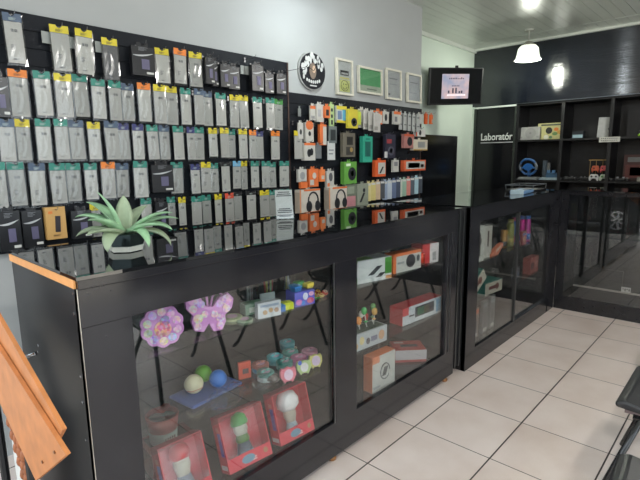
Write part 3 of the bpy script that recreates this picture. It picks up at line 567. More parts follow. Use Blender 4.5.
struct('trim_2', box(nbm(), 6.335, 6.41, 2.402, 2.965, 2.032, 2.052), mat('white_trim', (206, 214, 208), rough=.5))
struct('trim_3', box(nbm(), 6.346, 6.40, 2.965, 3.0, 0, 2.06), mat('wall_end', (190, 200, 190), rough=.6))
tx = text_mesh('door_lettering', 'Laboratór', .128, C(206, 208, 206, rough=.5), d, (6.358, 2.868, 1.615), (PI/2, 0, -PI/2), align='LEFT', bold=.0022)
tx.scale = (.82, 1, 1)
obj('lettering_strapline', box(nbm(), 6.356, 6.3595, 2.43, 2.865, 1.575, 1.588), C(150, 152, 154), d)

t = thing('television', 'black flat television on a bracket showing a small pale picture', 'television', (5.28, 2.70, 2.20), rot=(.10, -.035, -.54))
W2, H2 = .345, .205
obj('tv_body', box(nbm(), -W2, W2, 0, .045, -H2, H2), C(16, 17, 20, rough=.35), t, bevel=.004)
obj('screen_glass', box(nbm(), -W2+.014, W2-.014, -.002, .001, -H2+.018, H2-.012), C(8, 9, 12, rough=.08), t)
def scr():
    m = bpy.data.materials.new('lit_picture'); m.use_nodes = True; nt = m.node_tree; b = nt.nodes['Principled BSDF']
    tc = nt.nodes.new('ShaderNodeTexCoord'); nz = nt.nodes.new('ShaderNodeTexNoise'); nz.inputs['Scale'].default_value = 7
    r = nt.nodes.new('ShaderNodeValToRGB'); r.color_ramp.elements[0].position = .35; r.color_ramp.elements[1].position = .65
    r.color_ramp.elements[0].color = (*srgb((150, 160, 186)), 1); r.color_ramp.elements[1].color = (*srgb((220, 188, 186)), 1)
    nt.links.new(tc.outputs['Object'], nz.inputs['Vector']); nt.links.new(nz.outputs['Fac'], r.inputs[0])
    nt.links.new(r.outputs[0], b.inputs['Emission Color']); b.inputs['Emission Strength'].default_value = .85; b.inputs['Base Color'].default_value = (0, 0, 0, 1)
    return m
obj('lit_picture', box(nbm(), -.19, .16, -.004, -.001, -.135, .135), scr(), t)
bm = nbm(); random.seed(3)
for k in range(9):
    x = -.10+.022*k; box(bm, x, x+.012, -.006, -.003, .078, .078+.022*random.uniform(.5, 1))
for k in range(5): box(bm, -.06+.02*k, -.045+.02*k, -.006, -.003, .0, .01)
for x, hh in ((-.11, .03), (-.055, .055), (-.015, .06), (.03, .022), (.06, .028)): box(bm, x, x+.02, -.006, -.003, -.075, -.075+hh)
obj('picture_marks', bm, C(60, 58, 84), t)
obj('picture_lower_band', box(nbm(), -.12, .12, -.005, -.003, -.105, -.085), mat('band_glow', (180, 170, 176), emit=(214, 196, 200), estr=.9), t)
obj('wall_bracket', tube(nbm(), [(0, .045, 0), (.02, .2, .0), (0.1, .34, .02)], .02, 8), C(24, 24, 26), t)
obj('bracket_tip', box(nbm(), -.012, .012, .0, .03, H2, H2+.022), C(16, 17, 20), t)

t = thing('cupboard', 'tall plain black cupboard against the pale wall under the television', 'cupboard', (0, 0, 0))
obj('carcass', box(nbm(), 4.6, 5.645, 2.86, 2.995, 0, 1.655), BLACKM, t)
obj('cupboard_door', box(nbm(), 4.61, 5.64, 2.845, 2.86, .03, 1.65), reflective('cupboard_door_gloss', (18, 19, 22), 1.5, .15), t)

# ------------------------------------------------------------------ pendant lamps
SHADE = bpy.data.materials.new('frosted_lamp_glass'); SHADE.use_nodes = True
_b = SHADE.node_tree.nodes['Principled BSDF']; _b.inputs['Base Color'].default_value = (.9, .92, .85, 1); _b.inputs['Emission Color'].default_value = (.94, 1, .84, 1); _b.inputs['Emission Strength'].default_value = 1.0; _b.inputs['Roughness'].default_value = .4
def pendant(lab, x, y, energy, lc=(.97, 1, .88)):
    t = thing('pendant_lamp', lab, 'lamp', (x, y, 2.8))
    obj('ceiling_canopy', lathe(nbm(), [(.001, -.012), (.05, -.012), (.058, 0), (.001, 0)], 24), C(206, 206, 196), t, smooth=True)
    obj('cord', tube(nbm(), [(0, 0, -.012), (0, 0, -.13)], .006, 8), C(190, 190, 180), t)
    obj('lamp_holder', lathe(nbm(), [(.001, -.12), (.03, -.125), (.085, -.175), (.001, -.18)], 24), C(150, 150, 136), t, smooth=True)
    obj('lamp_shade', lathe(nbm(), [(.08, -.17), (.108, -.20), (.120, -.27), (.128, -.30), (.145, -.325), (.140, -.327), (.123, -.303), (.115, -.27), (.103, -.203), (.078, -.176)], 32, close=True), SHADE, t, smooth=True)
    b = mat('bulb_glow', (255, 255, 250), emit=(245, 255, 235), estr=9.0)
    obj('bulb', ball(nbm(), (0, 0, -.25), .04, 1, 1, 1.3), b, t, smooth=True)
    l = bpy.data.lights.new('lamp_light', 'POINT'); l.energy = energy; l.shadow_soft_size = .06; l.color = lc
    o = bpy.data.objects.new('lamp_light', l); COL.objects.link(o); o.parent = t; o.location = (0, 0, -.38)
    return t
pendant('white glass bell pendant lamp glowing before the black fascia', 5.80, 2.10, 22)
pendant('glass bell pendant lamp over the middle of the shop, nearer the street', 2.45, 2.0, 11, (.86, .95, 1))
pendant('unseen glass bell pendant lamp added above the waiting chairs to brighten the floor', 1.5, -.45, 50, (1, .97, .92))  # added lamp out of view, brightens the floor and counter fronts
pendant('unseen glass bell pendant lamp added to light the aisle before the back counter', 4.1, -.35, 50, (1, .97, .92))  # likewise added out of view, lifts the far floor and counter fronts
# ------------------------------------------------------------------ goods on the glass shelves, first window
S1, S2, FL = .7905, .4655, .1885
# flower shaped bead case, standing upright
def bead_case(nm, lab, outline, cells, loc, rot):
    t = thing(nm, lab, 'toy case', loc, rot=rot)
    obj('case_shell', prism(nbm(), outline, -.008, .012), mat('lilac_plastic', (206, 138, 200), rough=.25), t, bevel=.002)
    for i, (cx, cz, r, c) in enumerate(cells):
        obj('bead_tray', prism(nbm(), ellipse(cx, cz, r, r, 14), -.011, -.007), bead_mat(c), t)
    return t
def bead_mat(c):
    nm = 'beads_%d_%d_%d' % c
    if nm in MATS: return MATS[nm]
    m = bpy.data.materials.new(nm); m.use_nodes = True; nt = m.node_tree; b = nt.nodes['Principled BSDF']
    v = nt.nodes.new('ShaderNodeTexVoronoi'); v.inputs['Scale'].default_value = 130; tc = nt.nodes.new('ShaderNodeTexCoord')
    mx = nt.nodes.new('ShaderNodeMix'); mx.data_type = 'RGBA'; mx.inputs['Factor'].default_value = .34; mx.inputs[6].default_value = (*srgb(c), 1)
    nt.links.new(tc.outputs['Object'], v.inputs['Vector']); nt.links.new(v.outputs['Color'], mx.inputs[7]); nt.links.new(mx.outputs[2], b.inputs['Base Color'])
    b.inputs['Roughness'].default_value = .3; MATS[nm] = m
    return m
PINKS = [(236, 170, 214), (226, 150, 220), (240, 190, 210), (214, 150, 236), (232, 210, 170), (150, 196, 150), (176, 140, 220), (240, 200, 150), (170, 170, 236)]
out = []
for k in range(60):
    a = 2*PI*k/60; r = .056*(1+.10*abs(math.sin(5*a))); out.append((r*math.cos(a), .062+r*math.sin(a)))
cells = [(.042*math.cos(2*PI*(k+.5)/10), .062+.042*math.sin(2*PI*(k+.5)/10), .0115, PINKS[k % 9]) for k in range(10)]
cells += [(.0, .055, .024, (236, 110, 130)), (.008, .078, .014, (150, 110, 190))]
bead_case('flower_bead_case', 'lilac flower shaped bead case standing on the upper shelf', out, cells, (.748, 1.398, S1), (-.10, 0, -.35)).scale = (1.16, 1.16, 1.16)
bf = [(0, .028), (.014, .004), (.040, .008), (.050, .034), (.046, .052), (.066, .072), (.070, .100), (.052, .118), (.026, .104), (.010, .078)]
bf = [(x, z) for x, z in bf]; bf = bf + [(-x, z) for x, z in bf[::-1] if x > 0]
cells = []
for s in (-1, 1): cells += [(s*.048, .098, .015, PINKS[0]), (s*.048, .072, .012, PINKS[2]), (s*.026, .086, .011, PINKS[3]), (s*.032, .044, .013, PINKS[4] if s < 0 else PINKS[1]), (s*.032, .022, .011, PINKS[0]), (s*.014, .056, .010, PINKS[2])]
bc = bead_case('butterfly_bead_case', 'pink butterfly shaped bead case with looped feelers', bf, cells, (.922, 1.40, S1), (-.12, .12, -.35)); bc.scale = (1.25, 1.25, 1.22)
for s in (-1, 1):
    obj('feeler', tube(nbm(), [(s*.004, 0, .078), (s*.008, 0, .105), (s*.022, 0, .120), (s*.036, 0, .112), (s*.040, 0, .10)], .0035, 6), mat('lilac_plastic', (206, 138, 200)), bc, smooth=True)
# jars of straws and sticks
def jar(lab, x, y, r, hh, cols, spread):
    t = thing('glass_jar', lab, 'jar', (x, y, S1))
    obj('jar_glass', lathe(nbm(), [(r*.85, 0), (r, .01), (r, hh), (r*.92, hh), (r*.92, .012), (r*.8, .006)], 20, close=True), CLEAR, t, smooth=True)
    for k, c in enumerate(cols):
        a = 2*PI*k/len(cols)+.4
        obj('stick', tube(nbm(), [(r*.35*math.cos(a), r*.35*math.sin(a), .012), (r*spread*math.cos(a), r*spread*math.sin(a), hh+.012)], .0042, 6), C(*c), t)
    return t
jar('clear jar of grey clips on the upper shelf, leftmost of three jars', 1.249, 1.57, .04, .09, [(150, 150, 150), (90, 90, 92), (176, 176, 172), (120, 100, 100)], .3)
jar('clear jar of red and green straws, middle of three jars', 1.36, 1.57, .04, .10, [(206, 60, 60), (110, 170, 70), (214, 90, 70), (206, 200, 90), (150, 190, 110), (180, 60, 50)], .5)
jar('clear jar of pale striped straws, rightmost of three jars', 1.475, 1.57, .038, .11, [(214, 212, 196), (200, 206, 180), (186, 196, 200), (220, 214, 150), (206, 206, 206), (190, 200, 210)], -.1)
# small things along the shelf edge
def tin(lab, x, y, z, r, hh, c_side, c_lid, n=20, sx=1, knob=True, cat='tin'):
    t = thing('round_tin', lab, cat, (x, y, z)); 
    obj('tin_body', lathe(nbm(), [(r*.92, 0), (r, .004), (r, hh*.6), (.001, hh*.6)], n), C(*c_side), t, smooth=False)
    obj('tin_lid', lathe(nbm(), [(r*1.03, hh*.6), (r*1.03, hh*.92), (r*.9, hh), (.001, hh)], n), C(*c_lid), t)
    if knob: obj('lid_bow', ball(ball(nbm(), (-r*.35, 0, hh+.003), r*.32, 1, .6, .5, 8), (r*.35, 0, hh+.003), r*.32, 1, .6, .5, 8), C(*[min(255, v+30) for v in c_lid]), t)
    obj('lid_print', prism(nbm(), ellipse(0, 0, r*.55, r*.55, 12), hh, hh+.0012, 'z'), C(206, 170, 190), t)
    return t
tin('round olive tin with green rim behind the butterfly case', 1.05, 1.43, S1, .04, .022, (110, 120, 84), (166, 176, 130), knob=False)
tin('lower round olive tin right at the front edge, right of the butterfly', 1.075, 1.385, S1, .032, .016, (96, 112, 90), (150, 168, 140), knob=False)
carton('small_box', 'pale green small box behind the white picture box', 'box', (1.175, 1.46, S1), .085, .05, .042, (126, 158, 136), (('f', 'r', .2, .2, .8, .7, (206, 212, 200), 'label'), ('t', 'r', .1, .1, .9, .9, (104, 150, 120), 'top_print')), rz=-.2)
carton('picture_box', 'white box with tiny brown cookie pictures at the shelf edge', 'box', (1.185, 1.375, S1), .10, .028, .062, (198, 200, 202), (('f', 'e', .2, .2, .4, .5, (186, 150, 110), 'cookie_picture'), ('f', 'e', .45, .3, .65, .6, (196, 160, 120), 'cookie_picture'), ('f', 'e', .7, .25, .9, .55, (170, 136, 110), 'cookie_picture'), ('f', 'r', .1, .7, .9, .85, (150, 160, 176), 'print')), rz=-.25)
carton('picture_box', 'upright pale card standing behind the cookie picture box', 'card', (1.265, 1.47, S1), .07, .006, .06, (170, 178, 176), (('f', 'r', .1, .1, .9, .5, (196, 196, 190), 'print'),), rz=-.2)
carton('flat_pack', 'flat clear grey pack lying on the upper shelf behind small boxes', 'pack', (1.36, 1.50, S1), .17, .12, .012, (128, 128, 132), (('t', 'r', .1, .1, .9, .9, (150, 146, 148), 'contents'),), rz=.1)
carton('putty_pot', 'small blue block beside the bright yellow one', 'toy', (1.262, 1.385, S1), .03, .03, .026, (56, 120, 190), (('t', 'r', .1, .1, .9, .9, (80, 150, 210), 'top'),), rz=-.3)
carton('putty_pot', 'bright yellow green block at the shelf edge right of the blue one', 'toy', (1.30, 1.39, S1), .045, .04, .028, (206, 212, 40), (('t', 'r', .1, .1, .9, .9, (220, 226, 80), 'top'),), rz=-.3)
t = carton('slime_box', 'purple blue patterned display box holding coloured pots', 'box', (1.385, 1.395, S1), .10, .07, .062, (96, 96, 196), (('f', 'e', .05, .1, .35, .5, (210, 130, 190), 'print'), ('f', 'e', .4, .4, .65, .9, (220, 220, 236), 'print'), ('f', 'e', .6, .1, .95, .5, (200, 90, 120), 'print'), ('f', 'e', .3, .05, .5, .35, (60, 140, 220), 'print'), ('f', 'e', .7, .6, .95, .9, (230, 170, 200), 'print')), rz=-.2)
for lab, x, y, c in (('blue lidded pot in the purple box, nearest the front', 1.352, 1.385, (60, 140, 214)), ('pale blue pot in the purple box, behind the blue one', 1.366, 1.41, (110, 176, 220)), ('green lidded pot standing highest in the purple box', 1.398, 1.415, (36, 160, 80)), ('small yellow pot at the right end of the purple box', 1.425, 1.385, (220, 200, 50))):
    p = thing('slime_pot', lab, 'pot', (x, y, S1+.0635), group='coloured pots in the purple display box')
    obj('pot_body', box(nbm(), -.018, .018, -.012, .012, 0, .016 if 'yellow' not in lab else .008), C(*[int(v*.8) for v in c]), p); obj('pot_lid', box(nbm(), -.02, .02, -.014, .014, .016 if 'yellow' not in lab else .008, .028 if 'green' in lab else .022), C(*c), p)
for lab, x, y, z, a, b in (('green and red spinning top, lowest at left of its cluster', 1.47, 1.385, .012, (80, 150, 60), (206, 80, 60)), ('yellow topped spinning top at the back of the cluster', 1.475, 1.415, .03, (210, 190, 60), (176, 70, 60)), ('pale orange spinning top in the middle of the cluster', 1.505, 1.39, .012, (220, 190, 120), (190, 60, 50)),
                     ('red and white spinning top at the right of the cluster', 1.535, 1.395, .02, (214, 70, 60), (230, 220, 200)), ('dark red spinning top behind the orange one', 1.515, 1.42, .022, (150, 40, 40), (226, 180, 60))):
    p = thing('spinning_top', lab, 'toy', (x, y, S1), rot=(.35, 0, 0), group='spinning tops on the upper shelf')
    obj('top_body', lathe(nbm(), [(.002, 0), (.0145, z*.5+.004), (.0155, z*.5+.010), (.010, z*.5+.014), (.001, z*.5+.014)], 14), C(*a), p); obj('top_ring', lathe(nbm(), [(.007, z*.5+.0145), (.010, z*.5+.0145), (.010, z*.5+.016), (.007, z*.5+.016)], 14, close=True), C(*b), p)
# lower shelf
t = thing('zip_bag_tray', 'blue plastic tray under a crinkled clear bag on the lower shelf', 'tray', (1.02, 1.58, S2))
obj('tray_base', box(nbm(), -.13, .13, -.075, .075, 0, .014), C(78, 100, 160), t, rot=(0, 0, .1), bevel=.008)
def crinkle(name, lab, loc, sx, sy, sz, rz):
    bm = nbm(); bmesh.ops.create_icosphere(bm, subdivisions=4, radius=1); random.seed(len(lab))
    ph = [random.uniform(0, 6) for _ in range(6)]
    for v in bm.verts:
        c = v.co.copy(); k = 1+.12*math.sin(9*c.x+ph[0]+4*c.z)+.10*math.sin(13*c.z+ph[1]+6*c.y)+.07*math.sin(21*c.x+ph[2]-11*c.y)
        v.co = Vector((c.x*sx*k, c.y*sy*k, max(-1, c.z*1.1)*sz*(k if c.z > 0 else 1)+sz))
    return tag(obj(name, bm, BAG, None, loc=loc, rot=(0, 0, rz)), lab, 'bag')
crinkle('plastic_bag', 'crinkled clear bag drooping at the front of the blue tray', (1.01, 1.43, S2), .085, .045, .035, .1)
crinkle('plastic_bag', 'crinkled clear bag of grey beads right of the blue tray', (1.185, 1.43, S2), .035, .04, .03, .3)
obj_ = None
for lab, x, y, z, c in (('cream baseball with a stitched seam resting on the blue tray', .965, 1.585, .038, (226, 214, 176)), ('lime green rubber ball behind the baseball', 1.045, 1.64, .036, (110, 178, 50)), ('bright blue rubber ball right of the baseball', 1.06, 1.555, .036, (40, 118, 206))):
    t = thing('ball', lab, 'ball', (x, y, S2+.0145)); r = z
    obj('ball_skin', ball(nbm(), (0, 0, r), r, n=24), C(*c, rough=.35), t, smooth=True)
    if 'cream' in lab:
        obj('red_seam', tube(nbm(), [(r*1.005*math.cos(a)*.93, -r*.99*math.sqrt(max(0, 1-(.93*math.cos(a))**2-(.35+.1*math.sin(3*a))**2*1.0)), r-r*(.35+.1*math.sin(3*a))) for a in [.25+2.6*k/16 for k in range(17)]], .0013, 5), C(190, 60, 50), t)
carton('orange_tool_box', 'orange red box with dark slot behind the clear bags', 'box', (1.20, 1.56, S2), .055, .012, .075, (214, 84, 60), (('f', 'r', .3, .3, .8, .6, (70, 50, 50), 'slot'),), rz=-.3)
for lab, x, y, s in (('brown grey bead bag behind the orange box', 1.28, 1.60, .028), ('brown grey bead bag right of the orange box', 1.28, 1.53, .03), ('pale grey bead bag nearest the front edge beside the clear bag', 1.26, 1.44, .028)):
    bm = nbm(); ball(bm, (0, 0, s*.6), s, 1, 1, .6, 14)
    for v in bm.verts: v.co.x *= 1+.15*math.sin(60*v.co.y*3); v.co.z = max(0, v.co.z)
    tag(obj('bead_bag', bm, mat('bead_bag', (128, 118, 112), rough=.3, noise=.5, scale=120), None, loc=(x, y, S2), smooth=True), lab, 'bag', 'small bead bags')
TQ, TG, PK = (64, 158, 166), (92, 158, 148), (206, 120, 136)
for lab, x, y, s, l in (('turquoise flower tin farthest back on the lower shelf', 1.55, 1.66, TQ, (110, 190, 196)), ('white sided tin with green lid, second from the back', 1.475, 1.56, (196, 206, 206), TG), ('bright turquoise round tin in the middle row', 1.39, 1.575, TQ, (90, 178, 186)),
                        ('blue tin with a pink pattern lid, left of the turquoise tin', 1.29, 1.56, (80, 150, 186), (186, 120, 110)), ('white sided tin with green lid, nearest the bead bags', 1.25, 1.48, (196, 206, 206), TG), ('green lidded tin with white tag, centre of the cluster', 1.38, 1.50, TG, (84, 150, 140)),
                        ('pink lidded tin right of centre in the cluster', 1.455, 1.485, (176, 120, 160), (206, 130, 160)), ('pink and lilac tin nearest the window stile', 1.545, 1.50, (176, 130, 190), (206, 140, 160))):
    tin(lab, x, y, S2, .037, .038, s, l)
def charm(lab, x, y, c, pts, marks):
    t = thing('animal_charm_case', lab, 'toy case', (x, y, S2), rot=(-.15, 0, -.35))
    obj('case_shell', prism(nbm(), pts, -.008, .008), C(*c, rough=.3), t, bevel=.002)
    for cx, cz, r, cc in marks: obj('case_print', prism(nbm(), ellipse(cx, cz, r, r*1.1, 12), -.010, -.0075), C(*cc), t)
pig = [(-.012, .008), (-.018, 0), (-.024, .01), (-.036, .03), (-.036, .052), (-.03, .066), (-.018, .062), (0, .068), (.018, .062), (.03, .066), (.036, .052), (.036, .03), (.024, .01), (.018, 0), (.012, .008)]
charm('pink rounded charm case with two feet standing at the front edge', 1.295, 1.385, (226, 120, 136), pig, ((0, .036, .021, (226, 196, 214)),))
charm('lime and blue rounded charm case, middle of the three upright ones', 1.395, 1.39, (176, 196, 130), [(x*.95, z*.95) for x, z in pig], ((0, .034, .019, (226, 220, 220)), (-.02, .056, .009, (60, 90, 190))))
charm('yellow and lilac rounded charm case, rightmost upright one', 1.475, 1.395, (206, 196, 110), [(x*.9, z*.95) for x, z in pig], ((0, .036, .021, (206, 180, 206)),))
tag(obj('lost_bead', ball(nbm(), (0, 0, .007), .007), C(214, 206, 180), None, loc=(1.62-.05, 1.62, S2), smooth=True), 'tiny cream bead lying alone behind the turquoise tins', 'bead')
# cabinet floor: window gift boxes, leaning back, plain toy inside
RED = (214, 62, 74)
def gift_box(lab, x, y, w_, lean, rz, kind, loc_z=FL):
    t = thing('window_gift_box', lab, 'box', (x, y, loc_z+.066*math.sin(lean)), rot=(-lean, 0, rz)); d = .065; hh = .215; e = .004
    obj('back_wall', box(nbm(), -w_/2, w_/2, d-e, d, 0, hh), C(*RED), t)
    obj('side_wall', box(nbm(), -w_/2, -w_/2+e, 0, d-e, 0, hh), C(*RED), t); obj('side_wall', box(nbm(), w_/2-e, w_/2, 0, d-e, 0, hh), C(*RED), t)
    obj('box_base', box(nbm(), -w_/2+e, w_/2-e, 0, d-e, 0, e), C(*RED), t); obj('box_roof', box(nbm(), -w_/2+e, w_/2-e, 0, d-e, hh-e, hh), C(*RED), t)
    obj('front_band', box(nbm(), -w_/2+e, w_/2-e, 0, .003, e, hh*.24), C(*RED), t)
    obj('clear_window', box(nbm(), -w_/2+e, w_/2-e, .001, .0022, hh*.24, hh-e), BAG, t)
    obj('print_badge', prism(nbm(), ellipse(-.01, hh*.12, w_*.15, .016, 16), -.0015, .0005), C(110, 150, 170), t)
    obj('print_badge', prism(nbm(), ellipse(w_*.36, hh*.13, .010, .011, 12), -.0015, .0005), C(176, 130, 90), t)
    for k in range(2): obj('print_line', box(nbm(), -w_*.14, w_*.14, -.0013, .0004, .012+.008*k, .016+.008*k), C(240, 214, 210), t)
    obj('side_print', box(nbm(), -w_/2-.001, -w_/2+.0005, d*.2, d*.55, hh*.3, hh*.72), C(110, 80, 170), t); obj('side_print', box(nbm(), -w_/2-.001, -w_/2+.0005, d*.15, d*.85, hh*.06, hh*.14), C(226, 200, 200), t)
    obj('side_print', box(nbm(), -w_/2-.001, -w_/2+.0005, d*.25, d*.6, hh*.74, hh*.82), C(214, 110, 110), t)
    return t
def plain_toy(lab, box_t, parts):
    t = thing('plain_skittle_toy', lab, 'toy', (0, 0, 0)); t.location = box_t.location; t.rotation_euler = box_t.rotation_euler
    for nm, prof, c in parts: obj(nm, lathe(nbm(), prof, 20, (0, .047, 0)), C(*c, rough=.3), t, smooth=True)
    t.scale = (.85, .66, .86)
g1 = gift_box('red window gift box with a green topped toy, middle one of three', 1.07, 1.366, .20, .36, -.10, 0)
plain_toy('plain skittle toy with green dome and slate body in a red box', g1, (('toy_body', [(.001, .006), (.035, .008), (.042, .05), (.03, .10), (.001, .11)], (70, 84, 104)), ('toy_collar', [(.028, .098), (.036, .11), (.028, .135), (.001, .14)], (84, 130, 50)), ('toy_head', [(.026, .13), (.036, .155), (.032, .185), (.001, .19)], (206, 196, 176)), ('toy_dome', [(.042, .18), (.044, .19), (.034, .222), (.001, .24)], (70, 160, 60))))
g2 = gift_box('red window gift box with a white topped toy, rightmost one', 1.325, 1.362, .19, .28, -.08, 1)
plain_toy('plain skittle toy with a big white dome and pale body', g2, (('toy_body', [(.001, .006), (.03, .01), (.034, .05), (.024, .085), (.001, .09)], (176, 190, 200)), ('toy_head', [(.026, .08), (.036, .11), (.036, .14), (.001, .15)], (204, 190, 172)), ('toy_dome', [(.04, .14), (.062, .16), (.064, .19), (.045, .225), (.001, .242)], (228, 222, 220))))
g3 = gift_box('red window gift box at the left end beside the stile, mostly cut off', .80, 1.362, .17, .36, -.06, 0)
plain_toy('plain skittle toy with a red dome in the leftmost red box', g3, (('toy_body', [(.001, .006), (.035, .008), (.042, .05), (.03, .10), (.001, .11)], (120, 124, 140)), ('toy_head', [(.026, .10), (.038, .14), (.034, .175), (.001, .18)], (206, 196, 176)), ('toy_dome', [(.044, .17), (.048, .185), (.036, .222), (.001, .24)], (206, 40, 46))))
carton('dark_red_box', 'dark red box lying between the leftmost and middle gift boxes', 'box', (.88, 1.66, FL), .20, .15, .10, (150, 36, 36), (('f', 'r', .1, .2, .9, .4, (206, 60, 60), 'print'), ('t', 'r', .1, .1, .9, .9, (90, 34, 34), 'top_panel')), rz=-.1)
t = thing('snack_tub', 'red and white tub with clear lid and red handle', 'tub', (.86, 1.66, FL+.1025))
t.scale = (1.05, 1.05, 1.1)
obj('tub_body', lathe(nbm(), [(.048, 0), (.05, .004), (.056, .085), (.001, .085)], 28), C(212, 206, 202), t, smooth=True)
obj('red_sleeve', lathe(nbm(), [(.0535, .05), (.061, .105), (.059, .105), (.0515, .05)], 28, close=True), C(206, 66, 56), t, smooth=True)
obj('tub_label', prism(nbm(), [(-.028, .012), (.022, .012), (.022, .044), (-.028, .044)], -.0565, -.053), C(226, 222, 220), t)
bm = nbm()
for k in range(5): box(bm, -.024+.009*k, -.019+.009*k, -.0578, -.0563, .018, .038)
obj('label_print', bm, C(120, 60, 60), t)
obj('clear_lid', lathe(nbm(), [(.059, .105), (.064, .135), (.001, .14)], 28), CLEAR, t, smooth=True)
obj('lid_handle', box(nbm(), -.035, .035, -.012, .012, .112, .124), C(206, 56, 50), t, rot=(0, .15, .7))

# ------------------------------------------------------------------ second window
GR = (70, 140, 52)
t = carton('headset_box', 'white and green box with black controller battery picture', 'box', (1.905, 1.43, S1), .225, .115, .115, (206, 208, 206), (('f', 'q', .30, .30, .72, .66, DK, 'product_picture'), ('f', 'q', .52, .16, .82, .34, DK, 'cable_picture'), ('f', 'r', .80, .25, 1, .98, GR, 'green_panel'), ('f', 'r', .82, .02, 1, .16, (206, 140, 80), 'print'), ('l', 'r', 0, 0, 1, .28, GR, 'green_side'), ('l', 'r', .30, .35, .62, .85, DK, 'side_picture'), ('t', 'r', .05, .1, .5, .6, (150, 190, 110), 'top_print'), ('l', 'r', 0, .9, 1, 1, (130, 176, 96), 'green_side')), rz=-.22)
carton('flat_grey_box', 'grey green box with two blue rings behind the orange box', 'box', (2.17, 1.60, S1), .27, .05, .12, (120, 126, 114), (('f', 'o', .58, .4, .70, .72, (50, 70, 110), 'ring_picture'), ('f', 'o', .78, .4, .90, .72, (50, 70, 110), 'ring_picture'), ('f', 'r', .05, .1, .35, .3, (150, 156, 140), 'print')), rz=-.1)
carton('headphone_box', 'orange and white box with a dark headphone picture', 'box', (2.19, 1.40, S1), .235, .06, .105, WH, (('l', 'r', 0, 0, 1, 1, OR, 'orange_side'), ('f', 'r', 0, .86, 1, 1, OR, 'orange_top'), ('f', 'r', 0, 0, .10, 1, OR, 'orange_side'), ('f', 'e', .45, .15, .78, .85, (60, 56, 60), 'product_picture'), ('f', 'e', .84, .4, .94, .75, (70, 70, 74), 'product_picture'), ('f', 'r', .15, .45, .38, .55, (150, 150, 150), 'print'), ('t', 'r', 0, 0, 1, 1, OR, 'orange_top')), rz=-.12)
carton('power_box', 'red and white box with a black slot picture by the trim', 'box', (2.455, 1.42, S1), .13, .09, .115, (206, 60, 60), (('f', 'r', .45, 0, 1, 1, (214, 206, 204), 'white_panel'), ('f', 'r', .62, .12, .84, .55, (30, 28, 30), 'product_picture'), ('t', 'r', .2, .2, .8, .8, (190, 150, 146), 'top_print')), rz=-.25)
t = thing('metallic_can', 'small shiny orange red can left of the red and white box', 'can', (2.375, 1.40, S1))
obj('can_body', lathe(nbm(), [(.022, 0), (.024, .004), (.024, .062), (.02, .068), (.001, .068)], 20), mat('orange_metallic', (220, 70, 40), rough=.25, metal=.6), t, smooth=True)
obj('can_foot', lathe(nbm(), [(.025, 0), (.025, .01), (.001, .01)], 20), C(90, 30, 24), t)
# display carton with lollipops on the lower shelf
t = carton('candy_display_box', 'white display carton of colourful lollipops on lower shelf', 'box', (1.835, 1.41, S2), .27, .10, .085, (176, 180, 182), (('f', 'e', .08, .1, .2, .5, (190, 150, 100), 'print'), ('f', 'e', .24, .3, .36, .8, (210, 190, 130), 'print'), ('f', 'e', .42, .2, .52, .6, (90, 80, 80), 'print'), ('f', 'r', .55, .3, .72, .6, (110, 110, 130), 'print'), ('f', 'e', .76, .2, .92, .8, (196, 150, 110), 'print'), ('t', 'r', .04, .1, .96, .9, (66, 84, 70), 'dark_inside')), rz=-.10)
LC = [((56, 170, 70), 'green'), ((206, 60, 50), 'red'), ((226, 196, 60), 'yellow'), ((232, 150, 70), 'orange'), ((224, 220, 210), 'white'), ((60, 176, 90), 'bright green'), ((176, 60, 50), 'dark red'), ((220, 170, 90), 'amber'), ((96, 150, 80), 'olive green')]
for k, (c, cn) in enumerate(LC):
    x = 1.735+.026*k; y = 1.445-.0025*k-.03*(k % 2)
    p = thing('lollipop', '%s lollipop, %s from left in the white display carton' % (cn, ORD[k]), 'lollipop', (x, y, S2+.0865), rot=(.1*(-1)**k, .25*math.sin(k*2), 0), group='lollipops in the display carton')
    obj('candy', ball(nbm(), (0, 0, .046+.02*(k % 3)), .018, 1, .8, 1.15, 10), C(*c, rough=.2), p, smooth=True); obj('stick', tube(nbm(), [(0, 0, 0), (0, 0, (.036+.02*(k % 3)))], .003, 6), C(206, 206, 200), p)
    obj('wrapper_collar', lathe(nbm(), [(.003, .022), (.012, .03), (.003, .034)], 8), C(*[min(255, v+25) for v in c]), p)
carton('speaker_box', 'long red and white box with an oblong green amber speaker picture', 'box', (2.385, 1.425, S2), .39, .09, .10, (200, 204, 206), (('l', 'r', 0, 0, 1, 1, (200, 44, 50), 'red_side'), ('f', 'r', 0, .55, .14, 1, (200, 60, 64), 'logo_block'), ('f', 'r', .3, .25, .78, .85, (58, 60, 66), 'product_picture'), ('f', 'r', .36, .32, .52, .78, (70, 140, 90), 'glow_green'), ('f', 'r', .52, .32, .66, .78, (150, 140, 70), 'glow_amber'), ('f', 'r', .66, .32, .74, .78, (150, 90, 70), 'glow_red'), ('f', 'r', .84, .1, 1, .9, (120, 160, 186), 'blue_panel'), ('f', 'r', .16, .4, .28, .48, (60, 60, 60), 'print'), ('t', 'r', 0, 0, 1, 1, (196, 60, 62), 'red_top')), rz=-.08)
